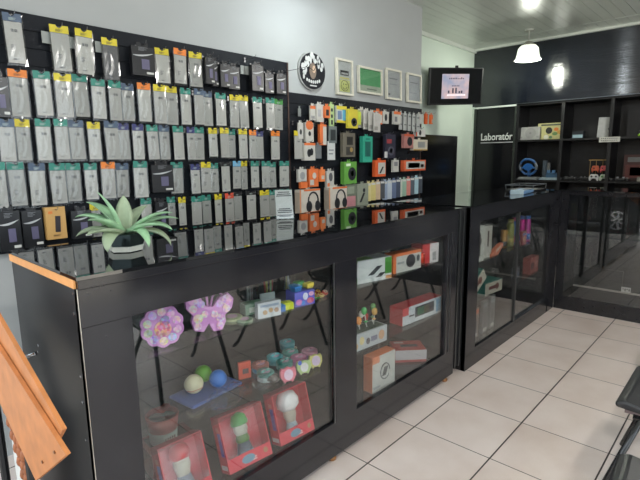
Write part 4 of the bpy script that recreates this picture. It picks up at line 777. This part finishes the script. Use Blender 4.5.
# floor of the second window
carton('cable_box', 'orange and white box with an oval cable picture on cabinet floor', 'box', (1.97, 1.395, FL), .185, .06, .195, WH, (('l', 'r', 0, 0, 1, 1, OR, 'orange_side'), ('t', 'r', 0, 0, 1, 1, OR, 'orange_top'), ('f', 'r', 0, .82, .3, 1, (214, 130, 90), 'print'), ('f', 'o', .35, .28, .75, .72, (90, 90, 92), 'cable_ring'), ('f', 'q', .42, .38, .68, .62, (60, 60, 62), 'cable_core'), ('f', 'r', .05, .1, .35, .16, (160, 160, 160), 'print')), rz=-.08)
carton('gadget_box', 'red box with white side and dark knife-like picture, lying askew', 'box', (2.40, 1.49, FL), .19, .15, .075, (196, 70, 66), (('f', 'r', 0, .2, 1, 1, (206, 196, 196), 'white_side'), ('t', 'r', .25, .35, .8, .6, (60, 60, 62), 'product_picture'), ('t', 'r', .1, .75, .4, .9, (220, 180, 176), 'print'), ('l', 'r', 0, .1, 1, .9, (176, 66, 60), 'red_side')), rz=-.75)

# ------------------------------------------------------------------ third counter windows (beyond the joint)
U1, U2, U3 = .6905, .4205, .1185
carton('microphone_box', 'white box with a black microphone picture, standing at left edge', 'box', (3.085, 1.385, U1), .12, .04, .245, (196, 194, 184), (('f', 'r', .42, .15, .60, .8, (50, 40, 40), 'product_picture'), ('f', 'e', .35, .45, .68, .70, (60, 52, 50), 'product_picture')), rz=-.15)
carton('microphone_box', 'white box with red stripe and small microphone picture', 'box', (3.235, 1.41, U1), .15, .05, .225, (190, 186, 176), (('f', 'r', .06, .02, .36, .98, (186, 40, 36), 'red_stripe'), ('f', 'r', .62, .35, .74, .85, (80, 66, 60), 'product_picture')), rz=-.15)
crinkle('plastic_bag', 'big crumpled clear bag in front of the dark goods, third window', (3.42, 1.46, U1), .10, .055, .08, 0)
t = thing('orange_brush', 'orange pink brush pack lying under the crumpled bag', 'pack', (3.40, 1.38, U1))
obj('pack_body', prism(nbm(), [(-.11, 0), (.02, 0), (.10, .05), (.10, .075), (.04, .07), (-.11, .02)], -.012, .012), C(214, 120, 86), t); obj('pack_label', prism(nbm(), [(-.02, .02), (.05, .045), (.05, .06), (-.02, .04)], -.014, -.011), C(226, 196, 180), t)
carton('dark_tool_case', 'dark case with a thin orange stripe behind the clear bag', 'case', (3.50, 1.60, U1), .22, .05, .17, (46, 48, 52), (('f', 'r', 0, .72, 1, .8, (206, 90, 50), 'orange_stripe'), ('f', 'r', 0, .8, 1, .84, (120, 40, 40), 'red_line')))
def bottle(lab, x, y, c, c2_, hh=.20, r=.028):
    t = thing('tumbler_bottle', lab, 'bottle', (x, y, U1))
    obj('bottle_body', lathe(nbm(), [(r*.9, 0), (r, .006), (r, hh*.82), (r*.7, hh*.88), (.001, hh*.88)], 20), mat('metallic_%d_%d' % (c[0], c[2]), c, rough=.3, metal=.3), t, smooth=True)
    obj('bottle_cap', lathe(nbm(), [(r*.75, hh*.88), (r*.75, hh), (.001, hh)], 16), C(*c2_), t, smooth=True)
    obj('colour_band', lathe(nbm(), [(r*1.01, hh*.05), (r*1.02, hh*.3), (r*1.0, hh*.3), (r*.99, hh*.05)], 20, close=True), mat('metallic_%d_%d' % (c2_[0], c2_[2]), c2_, rough=.3, metal=.3), t, smooth=True)
bottle('pale yellow green tumbler, left of the blue one', 3.79, 1.43, (170, 170, 90), (206, 190, 110), .215, .03)
bottle('amber squat tumbler at the left end of the bottle row', 3.72, 1.45, (190, 140, 70), (40, 36, 34), .16, .026)
bottle('blue tumbler left of the two magenta ones', 3.93, 1.45, (40, 96, 160), (176, 60, 110), .215, .026)
bottle('bright magenta tumbler, left one of the magenta pair', 4.03, 1.43, (190, 30, 130), (60, 90, 180), .22, .027)
bottle('pinker magenta tumbler with blue foot, right one of the pair', 4.14, 1.42, (196, 60, 150), (60, 110, 190), .21, .027)
carton('mixed_pack', 'small tilted pink patterned pack in front of the blue tumbler', 'pack', (3.93, 1.375, U1), .09, .02, .11, (176, 96, 96), (('f', 'e', .2, .2, .7, .6, (206, 150, 110), 'print'), ('f', 'r', .1, .7, .9, .85, (110, 120, 170), 'print')))
carton('pink_box', 'pinkish red box with dark print on the lower right glass shelf', 'box', (4.22, 1.40, .4005), .20, .06, .14, (176, 84, 76), (('f', 'r', .1, .3, .45, .7, (110, 50, 50), 'print'), ('f', 'e', .55, .3, .85, .7, (206, 130, 120), 'print')))
carton('grey_blister', 'small grey blue pack left of the pinkish red box', 'pack', (3.93, 1.42, .4005), .10, .03, .09, (76, 80, 92), (('f', 'r', .2, .2, .8, .6, (110, 116, 140), 'print'),))
for lab, x, y, rz, rx in (('teal and white microphone box tilted up on its edge', 3.10, 1.42, -.1, -.62), ('teal and white microphone box lying behind the tilted one', 3.33, 1.41, -.1, 0)):
    t = thing('microphone_box', lab, 'box', (x, y, U2), rot=(0, rx, rz)); w_, d, hh = .24, .12, .085
    if rx: t.location = (x+.0, y, U2+.072)
    obj('box_body', box(nbm(), -w_/2, w_/2, -d/2, d/2, 0, hh), C(190, 184, 168), t); obj('teal_top', box(nbm(), -w_/2, w_/2, -d/2, d/2, hh, hh+.002), C(36, 116, 104), t); obj('teal_side', box(nbm(), -w_/2-.002, -w_/2, -d/2, d/2, 0, hh), C(36, 116, 104), t)
    bm = nbm(); box(bm, -.07, .02, -d/2-.0015, -d/2, .032, .056); obj('microphone_picture', bm, C(96, 44, 40), t); obj('microphone_head', prism(nbm(), ellipse(.045, .045, .026, .024, 14), -d/2-.002, -d/2), C(110, 60, 50), t)
for lab, x, w_, hh, c, c2_ in (('narrow yellow and white pack at the far left of counter floor', 3.01, .05, .17, (206, 186, 130), (222, 160, 60)), ('orange topped clear blister with a dark gadget', 3.13, .10, .22, (120, 104, 92), (206, 96, 50)), ('grey clear blister pack, second from the right on the floor', 3.29, .09, .24, (86, 92, 92), (110, 120, 120)), ('tall grey clear blister pack, rightmost on the floor', 3.42, .08, .25, (96, 102, 102), (130, 140, 140))):
    carton('blister_pack', lab, 'blister pack', (x, 1.40, U3), w_, .02, hh, c, (('f', 'r', .1, .8, .9, .96, c2_, 'header'), ('f', 'r', .3, .2, .7, .6, (60, 60, 62), 'contents'), ('f', 'r', .2, .05, .8, .15, (200, 196, 190), 'label')))

# ------------------------------------------------------------------ on the counter tops
TOP = 1.0965
t = thing('potted_plant', 'artificial green agave plant in a faceted mirror pot', 'plant', (.735, 1.585, TOP))
bm = nbm(); rings = []
for r, z in ((.052, 0), (.05, .002), (.074, .062), (.070, .064), (.046, .012)):
    rings.append([bm.verts.new((r*math.cos(2*PI*k/6+.3), r*math.sin(2*PI*k/6+.3), z)) for k in range(6)])
for A_, B_ in zip(rings, rings[1:]):
    for k in range(6): bm.faces.new((A_[k], A_[(k+1) % 6], B_[(k+1) % 6], B_[k]))
bm.faces.new(rings[0][::-1]); bm.faces.new(rings[-1])
obj('faceted_pot', bm, mat('mirror_pot', (90, 104, 104), rough=.08, metal=.85), t)
obj('white_band', lathe(nbm(), [(.0545, .002), (.060, .020), (.053, .020), (.050, .004)], 6, close=True), C(206, 208, 196), t, rot=(0, 0, .3))
obj('pebbles', lathe(nbm(), [(.045, .05), (.06, .052), (.001, .06)], 6), C(70, 74, 66), t)
LEAFM = mat('agave_leaf', (140, 178, 138), rough=.45, noise=.18, scale=22); LEAFM2 = mat('agave_leaf_pale', (150, 164, 134), rough=.5, noise=.12, scale=22)
def leaf(az, el, L, W_, droop, m):
    bm = nbm(); n = 12; rows_ = []
    for i in range(n+1):
        s = i/n; ang = el - droop*s*s
        r = sum(math.cos(el-droop*((j+.5)/n)**2) for j in range(i))*L/n; z = sum(math.sin(el-droop*((j+.5)/n)**2) for j in range(i))*L/n
        wd = W_*(.35+1.1*s)*(1-s**2.2)**.9 if s < 1 else 0
        wd = W_*max(.0, (math.sin(PI*min(1, (s*.86+.14)))**.75))
        if i == n: wd = .0006
        c = Vector((.008+r, 0, .058+z)); up = Vector((-math.sin(ang), 0, math.cos(ang)))
        rows_.append([c+Vector((0, -wd, 0))+up*wd*.45, c+Vector((0, -wd*.5, 0))+up*wd*.06, c, c+Vector((0, wd*.5, 0))+up*wd*.06, c+Vector((0, wd, 0))+up*wd*.45, c-up*(.0028*(1-s)+.0006)+Vector((0, wd*.45, 0)), c-up*(.0028*(1-s)+.0006)-Vector((0, wd*.45, 0))])
    R = Matrix.Rotation(az, 3, 'Z'); V = [[bm.verts.new(R @ p) for p in q] for q in rows_]
    for a_, b_ in zip(V, V[1:]):
        for k in range(7): bm.faces.new((a_[k], a_[(k+1) % 7], b_[(k+1) % 7], b_[k]))
    bm.faces.new(V[0]); bm.faces.new(V[-1][::-1])
    obj('leaf', bm, m, t, smooth=True)
# azimuth 0 = along +X (right and away in the photo), pi/2 = towards the left wall
D = math.radians
for az, el, L, W_, dr, m in ((D(118), D(52), .165, .021, .75, LEAFM), (D(205), D(34), .155, .022, .55, LEAFM), (D(160), D(72), .150, .020, .35, LEAFM), (D(135), D(40), .16, .022, 1.0, LEAFM), (D(60), D(74), .125, .023, .2, LEAFM2), (D(20), D(50), .13, .024, .6, LEAFM2),
                             (D(-40), D(38), .16, .020, .75, LEAFM), (D(-62), D(24), .17, .020, .95, LEAFM), (D(-20), D(28), .17, .018, .8, LEAFM), (D(-88), D(20), .155, .018, 1.7, LEAFM), (D(-50), D(12), .16, .018, 1.5, LEAFM2), (D(-140), D(14), .135, .024, 1.7, LEAFM2), (D(172), D(20), .14, .022, .9, LEAFM2), (D(95), D(20), .13, .022, .7, LEAFM), (D(-165), D(18), .13, .022, .6, LEAFM2)):
    leaf(az, el, L*1.08, W_*1.22, dr, m)
# small acrylic sign with a printed sheet; its scan code is left blank
t = thing('counter_sign', 'small leaning white printed sign in clear acrylic on counter', 'sign', (1.665, 1.775, TOP), rot=(-.22, 0, -.55))
obj('printed_sheet', box(nbm(), -.044, .044, -.001, .001, .004, .150), C(206, 206, 204), t)
obj('acrylic_holder', box(nbm(), -.047, .047, -.004, -.002, 0, .155), CLEAR, t)
obj('acrylic_foot', box(nbm(), -.047, .047, -.002, .004, 0, .003), CLEAR, t)
bm = nbm()
for z, w_ in ((.136, .03), (.126, .036), (.117, .04), (.050, .03), (.041, .038), (.032, .036), (.018, .04), (.012, .03)): box(bm, -w_, w_, -.0018, -.0008, z, z+.005)
obj('printed_lines', bm, C(70, 70, 74), t)
t = thing('black_tray', 'shallow black wire edged tray at the far corner of the counters', 'tray', (4.45, 1.56, TOP))
obj('tray_base', box(nbm(), -.17, .17, -.12, .12, 0, .012), BLACKM, t)
obj('tray_rim', tube(nbm(), [(-.17, -.12, .05), (.17, -.12, .05), (.17, .12, .05), (-.17, .12, .05), (-.17, -.12, .05)], .005, 6), mat('dull_grey_metal', (110, 114, 118), rough=.4, metal=.7), t)
for sx in (-1, 1):
    for sy in (-1, 1): obj('rim_post', tube(nbm(), [(sx*.165, sy*.115, .012), (sx*.17, sy*.12, .05)], .004, 6), mat('dull_grey_metal', (110, 114, 118)), t)
t = thing('blue_pouch', 'small blue and grey pouch lying before the black tray', 'pouch', (4.05, 1.45, TOP), rz=.1)
bm = nbm(); box(bm, -.15, .15, -.06, .06, 0, .03); obj('pouch_body', bm, C(96, 130, 166), t, bevel=.01); obj('grey_flap', box(nbm(), .02, .15, -.062, .0, .0305, .034), C(84, 86, 90), t); obj('pale_tab', box(nbm(), -.155, -.145, -.05, .05, 0, .036), C(170, 190, 200), t)

# ------------------------------------------------------------------ on the back shelves
R9 = -PI/2; XS = 6.47
def onshelf(nm, lab, cat, y, z, w_, d, hh, col, marks=(), x=XS, rz=R9, **k): return carton(nm, lab, cat, (x, y, z), w_, d, hh, col, marks, rz=rz, **k)
ZU, ZM = 1.6005, 1.1005
t = thing('grey_console', 'grey game console standing on edge with a round lid, upper shelf', 'console', (6.46, 2.255, ZU), R9, rot=(-.12, 0, R9))
obj('console_shell', box(nbm(), -.125, .125, -.02, .02, 0, .165), C(150, 150, 148), t, bevel=.006)
obj('round_lid', prism(nbm(), ellipse(0.01, .085, .066, .066, 28), -.024, -.0195), C(138, 138, 137), t); obj('lid_hub', prism(nbm(), ellipse(0.01, .085, .014, .014, 14), -.026, -.0238), C(120, 120, 120), t)
for s in (-1, 1): obj('port_button', prism(nbm(), ellipse(s*.10, .035, .012, .012, 12), -.023, -.0195), C(126, 126, 126), t)
t = onshelf('console_box', 'pale yellow console box with an astronaut-like picture, upper shelf', 'box', 2.02, ZU, .32, .08, .205, (186, 180, 128), (('f', 'e', .30, .35, .55, .75, (34, 36, 34), 'dark_picture'), ('f', 'e', .60, .50, .78, .72, (206, 120, 60), 'print'), ('f', 'e', .72, .32, .92, .55, (196, 150, 70), 'print'), ('f', 'e', .55, .25, .75, .45, (96, 130, 80), 'print'), ('f', 'r', .12, .84, .9, .94, (80, 84, 70), 'print'), ('f', 'e', .24, .02, .42, .3, (206, 206, 190), 'print'), ('f', 'e', .44, .05, .56, .24, (90, 120, 90), 'print')), x=6.56)
t = thing('desk_clock', 'small black box with a lit white lower half, upper shelf centre', 'clock', (6.46, 1.685, ZU), R9)
obj('case', box(nbm(), -.06, .06, -.03, .03, 0, .085), C(26, 32, 40), t); obj('pale_front', box(nbm(), -.055, .055, -.033, -.03, .006, .045), C(150, 176, 186), t)
t = thing('slim_console', 'upright white and black slim console on the upper shelf', 'console', (6.45, 1.405, ZU+.0), R9, rot=(0, .06, R9+.35))
obj('white_side', prism(nbm(), [(-.08, 0), (.07, 0), (.075, .235), (-.085, .225)], -.028, -.012), C(176, 178, 176), t); obj('black_core', box(nbm(), -.08, .07, -.0118, .03, 0, .225), C(20, 20, 22), t); obj('side_mark', prism(nbm(), ellipse(0.03, .10, .012, .012, 12), -.0295, -.0275), C(120, 122, 124), t)
t = thing('shelf_sign', 'small white sign hanging at the shelf edge below slim console', 'sign', (6.338, 1.325, 1.545), R9, rot=(0, .0, R9))
obj('sign_plate', box(nbm(), -.105, .105, -.003, .003, 0, .058), C(196, 196, 188), t)
bm = nbm()
for z in (.036, .014):
    for k in range(9): box(bm, -.085+.019*k, -.073+.019*k, -.0042, -.0028, z, z+.010)
obj('sign_print', bm, C(110, 110, 110), t)
t = thing('controller_puck', 'small bright green lidded puck at the right end of upper shelf', 'toy', (6.45, 1.02, ZU), R9)
obj('green_base', lathe(nbm(), [(.05, 0), (.055, .02), (.04, .035), (.001, .035)], 20), C(140, 190, 60), t, smooth=True); obj('grey_top', lathe(nbm(), [(.045, .035), (.05, .06), (.03, .075), (.001, .075)], 20), C(60, 66, 66), t, smooth=True)
onshelf('dark_panel_box', 'tall dark grey box behind the green puck, upper shelf right', 'box', 1.06, ZU, .30, .05, .30, (30, 30, 33), (('f', 'r', .08, .08, .92, .92, (24, 24, 27), 'panel'),), x=6.62)
# steering wheel on its stand
t = thing('toy_steering_wheel', 'blue game steering wheel on a grey base, middle shelf', 'steering wheel', (6.47, 2.245, ZM), R9)
obj('base', prism(nbm(), [(-.12, 0), (.13, 0), (.12, .03), (-.10, .03)], -.07, .07), C(128, 132, 132), t)
obj('column', tube(nbm(), [(0, .03, .03), (0, -.01, .155)], .022, 10), C(60, 90, 130), t, smooth=True)
M = Matrix.Translation((0, -.03, .16)) @ Matrix.Rotation(.28, 4, 'X')
bm = nbm(); tube(bm, [M @ Vector((.102*math.cos(2*PI*k/32), 0, .102*math.sin(2*PI*k/32))) for k in range(33)], .0155, 10); obj('wheel_rim', bm, C(52, 96, 150), t, smooth=True)
for a in (PI, 0): obj('grey_grip', tube(nbm(), [M @ Vector((.104*math.cos(a+q), -.004, .104*math.sin(a+q))) for q in (-.55, -.3, 0, .3, .55)], .0175, 10), C(116, 124, 134), t, smooth=True)
bm = prism(nbm(), ellipse(0, 0, .058, .045, 20), -.018, .01); [setattr(v, 'co', M @ v.co) for v in bm.verts]; obj('wheel_hub', bm, C(44, 104, 176), t)
for a in (D(190), D(-10), D(-90)): obj('spoke', tube(nbm(), [M @ Vector((.04*math.cos(a), 0, .03*math.sin(a))), M @ Vector((.10*math.cos(a), 0, .10*math.sin(a)))], .012, 8), C(60, 110, 170), t, smooth=True)
t = thing('pedal_unit', 'blue grey pedal unit with an upright plate, right of the steering wheel', 'pedals', (6.46, 1.98, ZM), R9)
obj('base', prism(nbm(), [(-.11, 0), (.11, 0), (.11, .028), (-.09, .028)], -.08, .08), C(140, 156, 164), t); obj('blue_step', box(nbm(), -.03, .10, -.05, .07, .028, .085), C(52, 84, 112), t)
obj('upright_plate', box(nbm(), -.10, -.05, .02, .045, .028, .24), C(60, 70, 80), t); obj('side_plate', box(nbm(), -.045, -.01, .02, .045, .028, .21), C(96, 96, 96), t)
for k in range(2): obj('pedal', box(nbm(), -.02+.06*k, .02+.06*k, -.06, -.045, .085, .12), C(70, 110, 150), t)
def gamepad(lab, y, c, c2_, x=6.43, z=ZM, s=1.0, tilt=0):
    t = thing('game_controller', lab, 'game controller', (x, y, z), R9, rot=(tilt, 0, R9))
    bm = nbm(); pts = [(-.03, .05), (.03, .05), (.055, .04), (.078, -.02), (.07, -.055), (.052, -.05), (.035, -.012), (-.035, -.012), (-.052, -.05), (-.07, -.055), (-.078, -.02), (-.055, .04)]
    prism(bm, [(p[0]*s, p[1]*s) for p in pts], .004, .034, 'z'); obj('shell', bm, C(*c, rough=.35), t, bevel=.006)
    for sx in (-1, 1):
        obj('thumb_stick', lathe(nbm(), [(.011*s, .034), (.009*s, .046), (.013*s, .05), (.001, .05)], 12, (sx*.024*s, .002, 0)), C(*c2_), t)
    obj('button_cluster', prism(nbm(), ellipse(.048*s, .02, .013*s, .013*s, 10), .034, .037, 'z'), C(*c2_), t)
    return t
gamepad('black game controller lying left of centre on the middle shelf', 1.745, (40, 40, 42), (96, 96, 98), s=1.3)
gamepad('second black game controller just right of the first one', 1.59, (36, 36, 38), (110, 110, 112), s=.8)
t = thing('controller_stand', 'small gold toned controller stand holding red and pink pads', 'stand', (6.50, 1.435, ZM), R9)
obj('top_bar', box(nbm(), -.12, .12, -.01, .01, .235, .247), C(150, 120, 70), t)
for x in (-.105, -.04, .03, .105): obj('stand_post', tube(nbm(), [(x, 0, 0), (x, 0, .235)], .004, 6), C(130, 104, 64), t)
obj('stand_base', box(nbm(), -.12, .12, -.03, .03, 0, .008), C(40, 36, 34), t)
for lab, y, c in (('orange red controller hung on the gold stand, left', 1.475, (176, 84, 56)), ('pink red controller hung on the gold stand, right', 1.385, (190, 80, 84))):
    g = thing('game_controller', lab, 'game controller', (6.475, y, 1.235), R9, rot=(0, 0, R9))
    obj('shell', prism(nbm(), [(-.03, .04), (.03, .04), (.042, 0), (.032, -.045), (.018, -.02), (-.018, -.02), (-.032, -.045), (-.042, 0)], -.012, .012), C(*c), g, bevel=.004); obj('thumb_stick', prism(nbm(), ellipse(-.012, .01, .008, .008, 8), -.018, -.012), C(30, 30, 30), g)
for lab, y, c, c2_ in (('white game controller standing at the foot of the gold stand', 1.47, (196, 196, 196), (60, 60, 60)), ('pale game controller with green edge right of the white one', 1.36, (176, 184, 170), (70, 130, 60))):
    g = thing('game_controller', lab, 'game controller', (6.42, y, ZM), R9, rot=(0, 0, R9))
    obj('shell', prism(nbm(), [(-.035, .075), (.035, .075), (.056, .035), (.05, 0), (.034, 0), (.018, .025), (-.018, .025), (-.034, 0), (-.05, 0), (-.056, .035)], -.015, .015), C(*c), g, bevel=.005); obj('thumb_stick', prism(nbm(), ellipse(-.022, .05, .011, .011, 8), -.022, -.015), C(*c2_), g); obj('button_cluster', prism(nbm(), ellipse(.024, .05, .011, .011, 8), -.020, -.015), C(*c2_), g)
gamepad('black game controller lying right of the gold stand', 1.20, (34, 34, 36), (150, 152, 156), s=1.3)
onshelf('boxed_console', 'dark box framed in brick red on the middle shelf right', 'box', 1.02, ZM, .36, .07, .30, (70, 40, 38), (('f', 'r', .05, .12, .95, .62, (96, 50, 46), 'red_panel'), ('f', 'r', .18, .2, .8, .52, (44, 30, 30), 'dark_window'), ('f', 'r', .1, .72, .95, .9, (110, 112, 112), 'grey_caption'), ('f', 'r', .0, .0, 1, .1, (56, 34, 32), 'bottom_band')), x=6.58)
onshelf('flat_box', 'flat grey box lying in front of the brick red framed box', 'box', .95, ZM, .16, .10, .05, (120, 120, 112), (('f', 'r', .1, .2, .9, .7, (150, 150, 140), 'label'),), x=6.43)

# ------------------------------------------------------------------ waiting chairs along the shop side of the aisle
SEATM = mat('black_chair_plastic', (36, 37, 40), rough=.35); TUBEM = reflective('black_chair_tube', (26, 26, 28), 1.6, .22)
UNDER = mat('grey_seat_underside', (120, 104, 104), rough=.6)
def chair(lab, x, y, rz):
    t = thing('waiting_chair', lab, 'chair', (x, y, 0), rz, 'black chairs in a row facing the counter')
    # local: faces +Y; seat centre at origin
    bm = nbm(); prof = [(-.20, .445), (-.12, .425), (.0, .42), (.12, .43), (.19, .44), (.225, .425), (.22, .405), (.12, .40), (0, .39), (-.12, .398), (-.20, .42)]
    prism(bm, prof, -.225, .225, 'x'); obj('seat', bm, SEATM, t, bevel=.012)
    obj('seat_underside', box(nbm(), -.205, .205, -.17, .19, .384, .396), UNDER, t)
    bm = nbm(); prism(bm, [(-.265, .56), (-.24, .56), (-.285, .82), (-.31, .82)], -.22, .22, 'x'); obj('backrest', bm, SEATM, t, bevel=.012)
    for s in (-1, 1):
        obj('leg', tube(nbm(), [(s*.205, .13, .385), (s*.235, .235, .05), (s*.24, .25, 0)], .0125, 10), TUBEM, t, smooth=True)
        obj('leg', tube(nbm(), [(s*.205, -.02, .385), (s*.235, -.22, .05), (s*.24, -.27, 0)], .0125, 10), TUBEM, t, smooth=True)
        obj('seat_rail', tube(nbm(), [(s*.205, .16, .378), (s*.205, -.19, .378), (s*.205, -.235, .42), (s*.205, -.262, .60)], .011, 8), TUBEM, t, smooth=True)
    obj('cross_bar', tube(nbm(), [(-.205, .0, .372), (.205, .0, .372)], .011, 8), TUBEM, t, smooth=True)
    return t
ch = chair('black tube legged waiting chair, its seat corner at the right frame edge', 2.32, .115, 0)
dup(ch, (1.51, .02, 0), 'black waiting chair lowest in the right corner, nearest the camera', .06)
dup(ch, (3.10, .10, 0), 'black waiting chair beyond the right frame edge, mirrored in the second window', .0)
dup(ch, (3.93, .14, 0), 'black waiting chair farthest along the row, mirrored beside the counter joint', .0)

# ------------------------------------------------------------------ wooden thing at the left front corner
WOODM = mat('orange_fibreboard', (184, 116, 64), rough=.55, noise=.14, scale=18)
t = thing('wooden_rack', 'orange wooden board with woven cane side at the left front corner', 'rack', (.31, 1.0, 0))
def yz(p): return [(y-1.0, z) for y, z in p]
obj('front_board', prism(nbm(), yz([(1.784, 1.009), (1.503, .908), (1.029, .784), (1.282, .599), (1.867, .857)]), 0, .010, 'x'), WOODM, t)
obj('rear_board', prism(nbm(), yz([(1.80, 1.105), (1.50, .985), (1.075, .818), (1.12, .775), (1.55, .905), (1.84, .99)]), .012, .022, 'x'), WOODM, t)
bm = nbm()
for y, z in ((1.10, .76), (1.20, .69)): tube(bm, [(-.003, y-1.0, z), (.001, y-1.0, z)], .004, 8)
obj('board_screws', bm, C(120, 76, 40), t)
bm = nbm()
for k in range(12):
    for j in range(3):
        ball(bm, (.06, .80+.035*j-.022*k, .78-.037*k), .021, .6, .8, 1, 8)
obj('cane_weave', bm, mat('brown_cane', (150, 88, 52), rough=.6, noise=.2), t, smooth=True)
obj('rack_post', tube(nbm(), [(.06, .90, .1), (.06, .92, .9)], .014, 8), C(28, 28, 30), t)
obj('rack_post', tube(nbm(), [(.05, .52, 0), (.05, .52, .66)], .014, 8), C(28, 28, 30), t)
obj('white_board', box(nbm(), .07, .08, .56, .80, 0, .60), C(214, 214, 210), t)

# ------------------------------------------------------------------ the street behind the camera, seen in the counter glass
t = thing('parked_car', 'dark grey parked car with bright alloy wheel, mirrored in the back counter', 'car', (-3.3, -.80, -.3), -PI/2)
prof = [(-2.05, .35), (-2.0, .75), (-1.25, .88), (-.65, 1.38), (.75, 1.40), (1.55, .95), (2.05, .85), (2.1, .4), (1.75, .24), (-1.8, .24)]
obj('car_body', prism(nbm(), prof, -.82, .82), reflective('dark_car_paint', (44, 46, 50), 1.6, .15), t, bevel=.05)
obj('side_windows', prism(nbm(), [(-1.05, .90), (-.58, 1.30), (.68, 1.32), (1.25, .95)], -.83, .83), reflective('car_window', (14, 16, 18), 1.5, .05), t)
for x in (-1.28, 1.30):
    for y in (-.74, .74):
        wh = obj('wheel', lathe(nbm(), [(.001, -.09), (.24, -.09), (.31, -.07), (.31, .07), (.24, .09), (.001, .09)], 28), C(22, 22, 24), t, loc=(x, y, .31), rot=(PI/2, 0, 0), smooth=False)
        s = -1 if y < 0 else 1
        bm = nbm(); lathe(bm, [(.17, .10), (.20, .10), (.20, .085), (.17, .085)], 24, close=True)
        for k in range(7):
            a = 2*PI*k/7; prism(bm, [(.03*math.cos(a-.5), .03*math.sin(a-.5)), (.18*math.cos(a-.13), .18*math.sin(a-.13)), (.18*math.cos(a+.13), .18*math.sin(a+.13)), (.03*math.cos(a+.5), .03*math.sin(a+.5))], .09, .10, 'z')
        obj('alloy_rim', bm, mat('alloy', (214, 216, 218), rough=.4), wh, rot=(PI if s > 0 else 0, 0, 0))
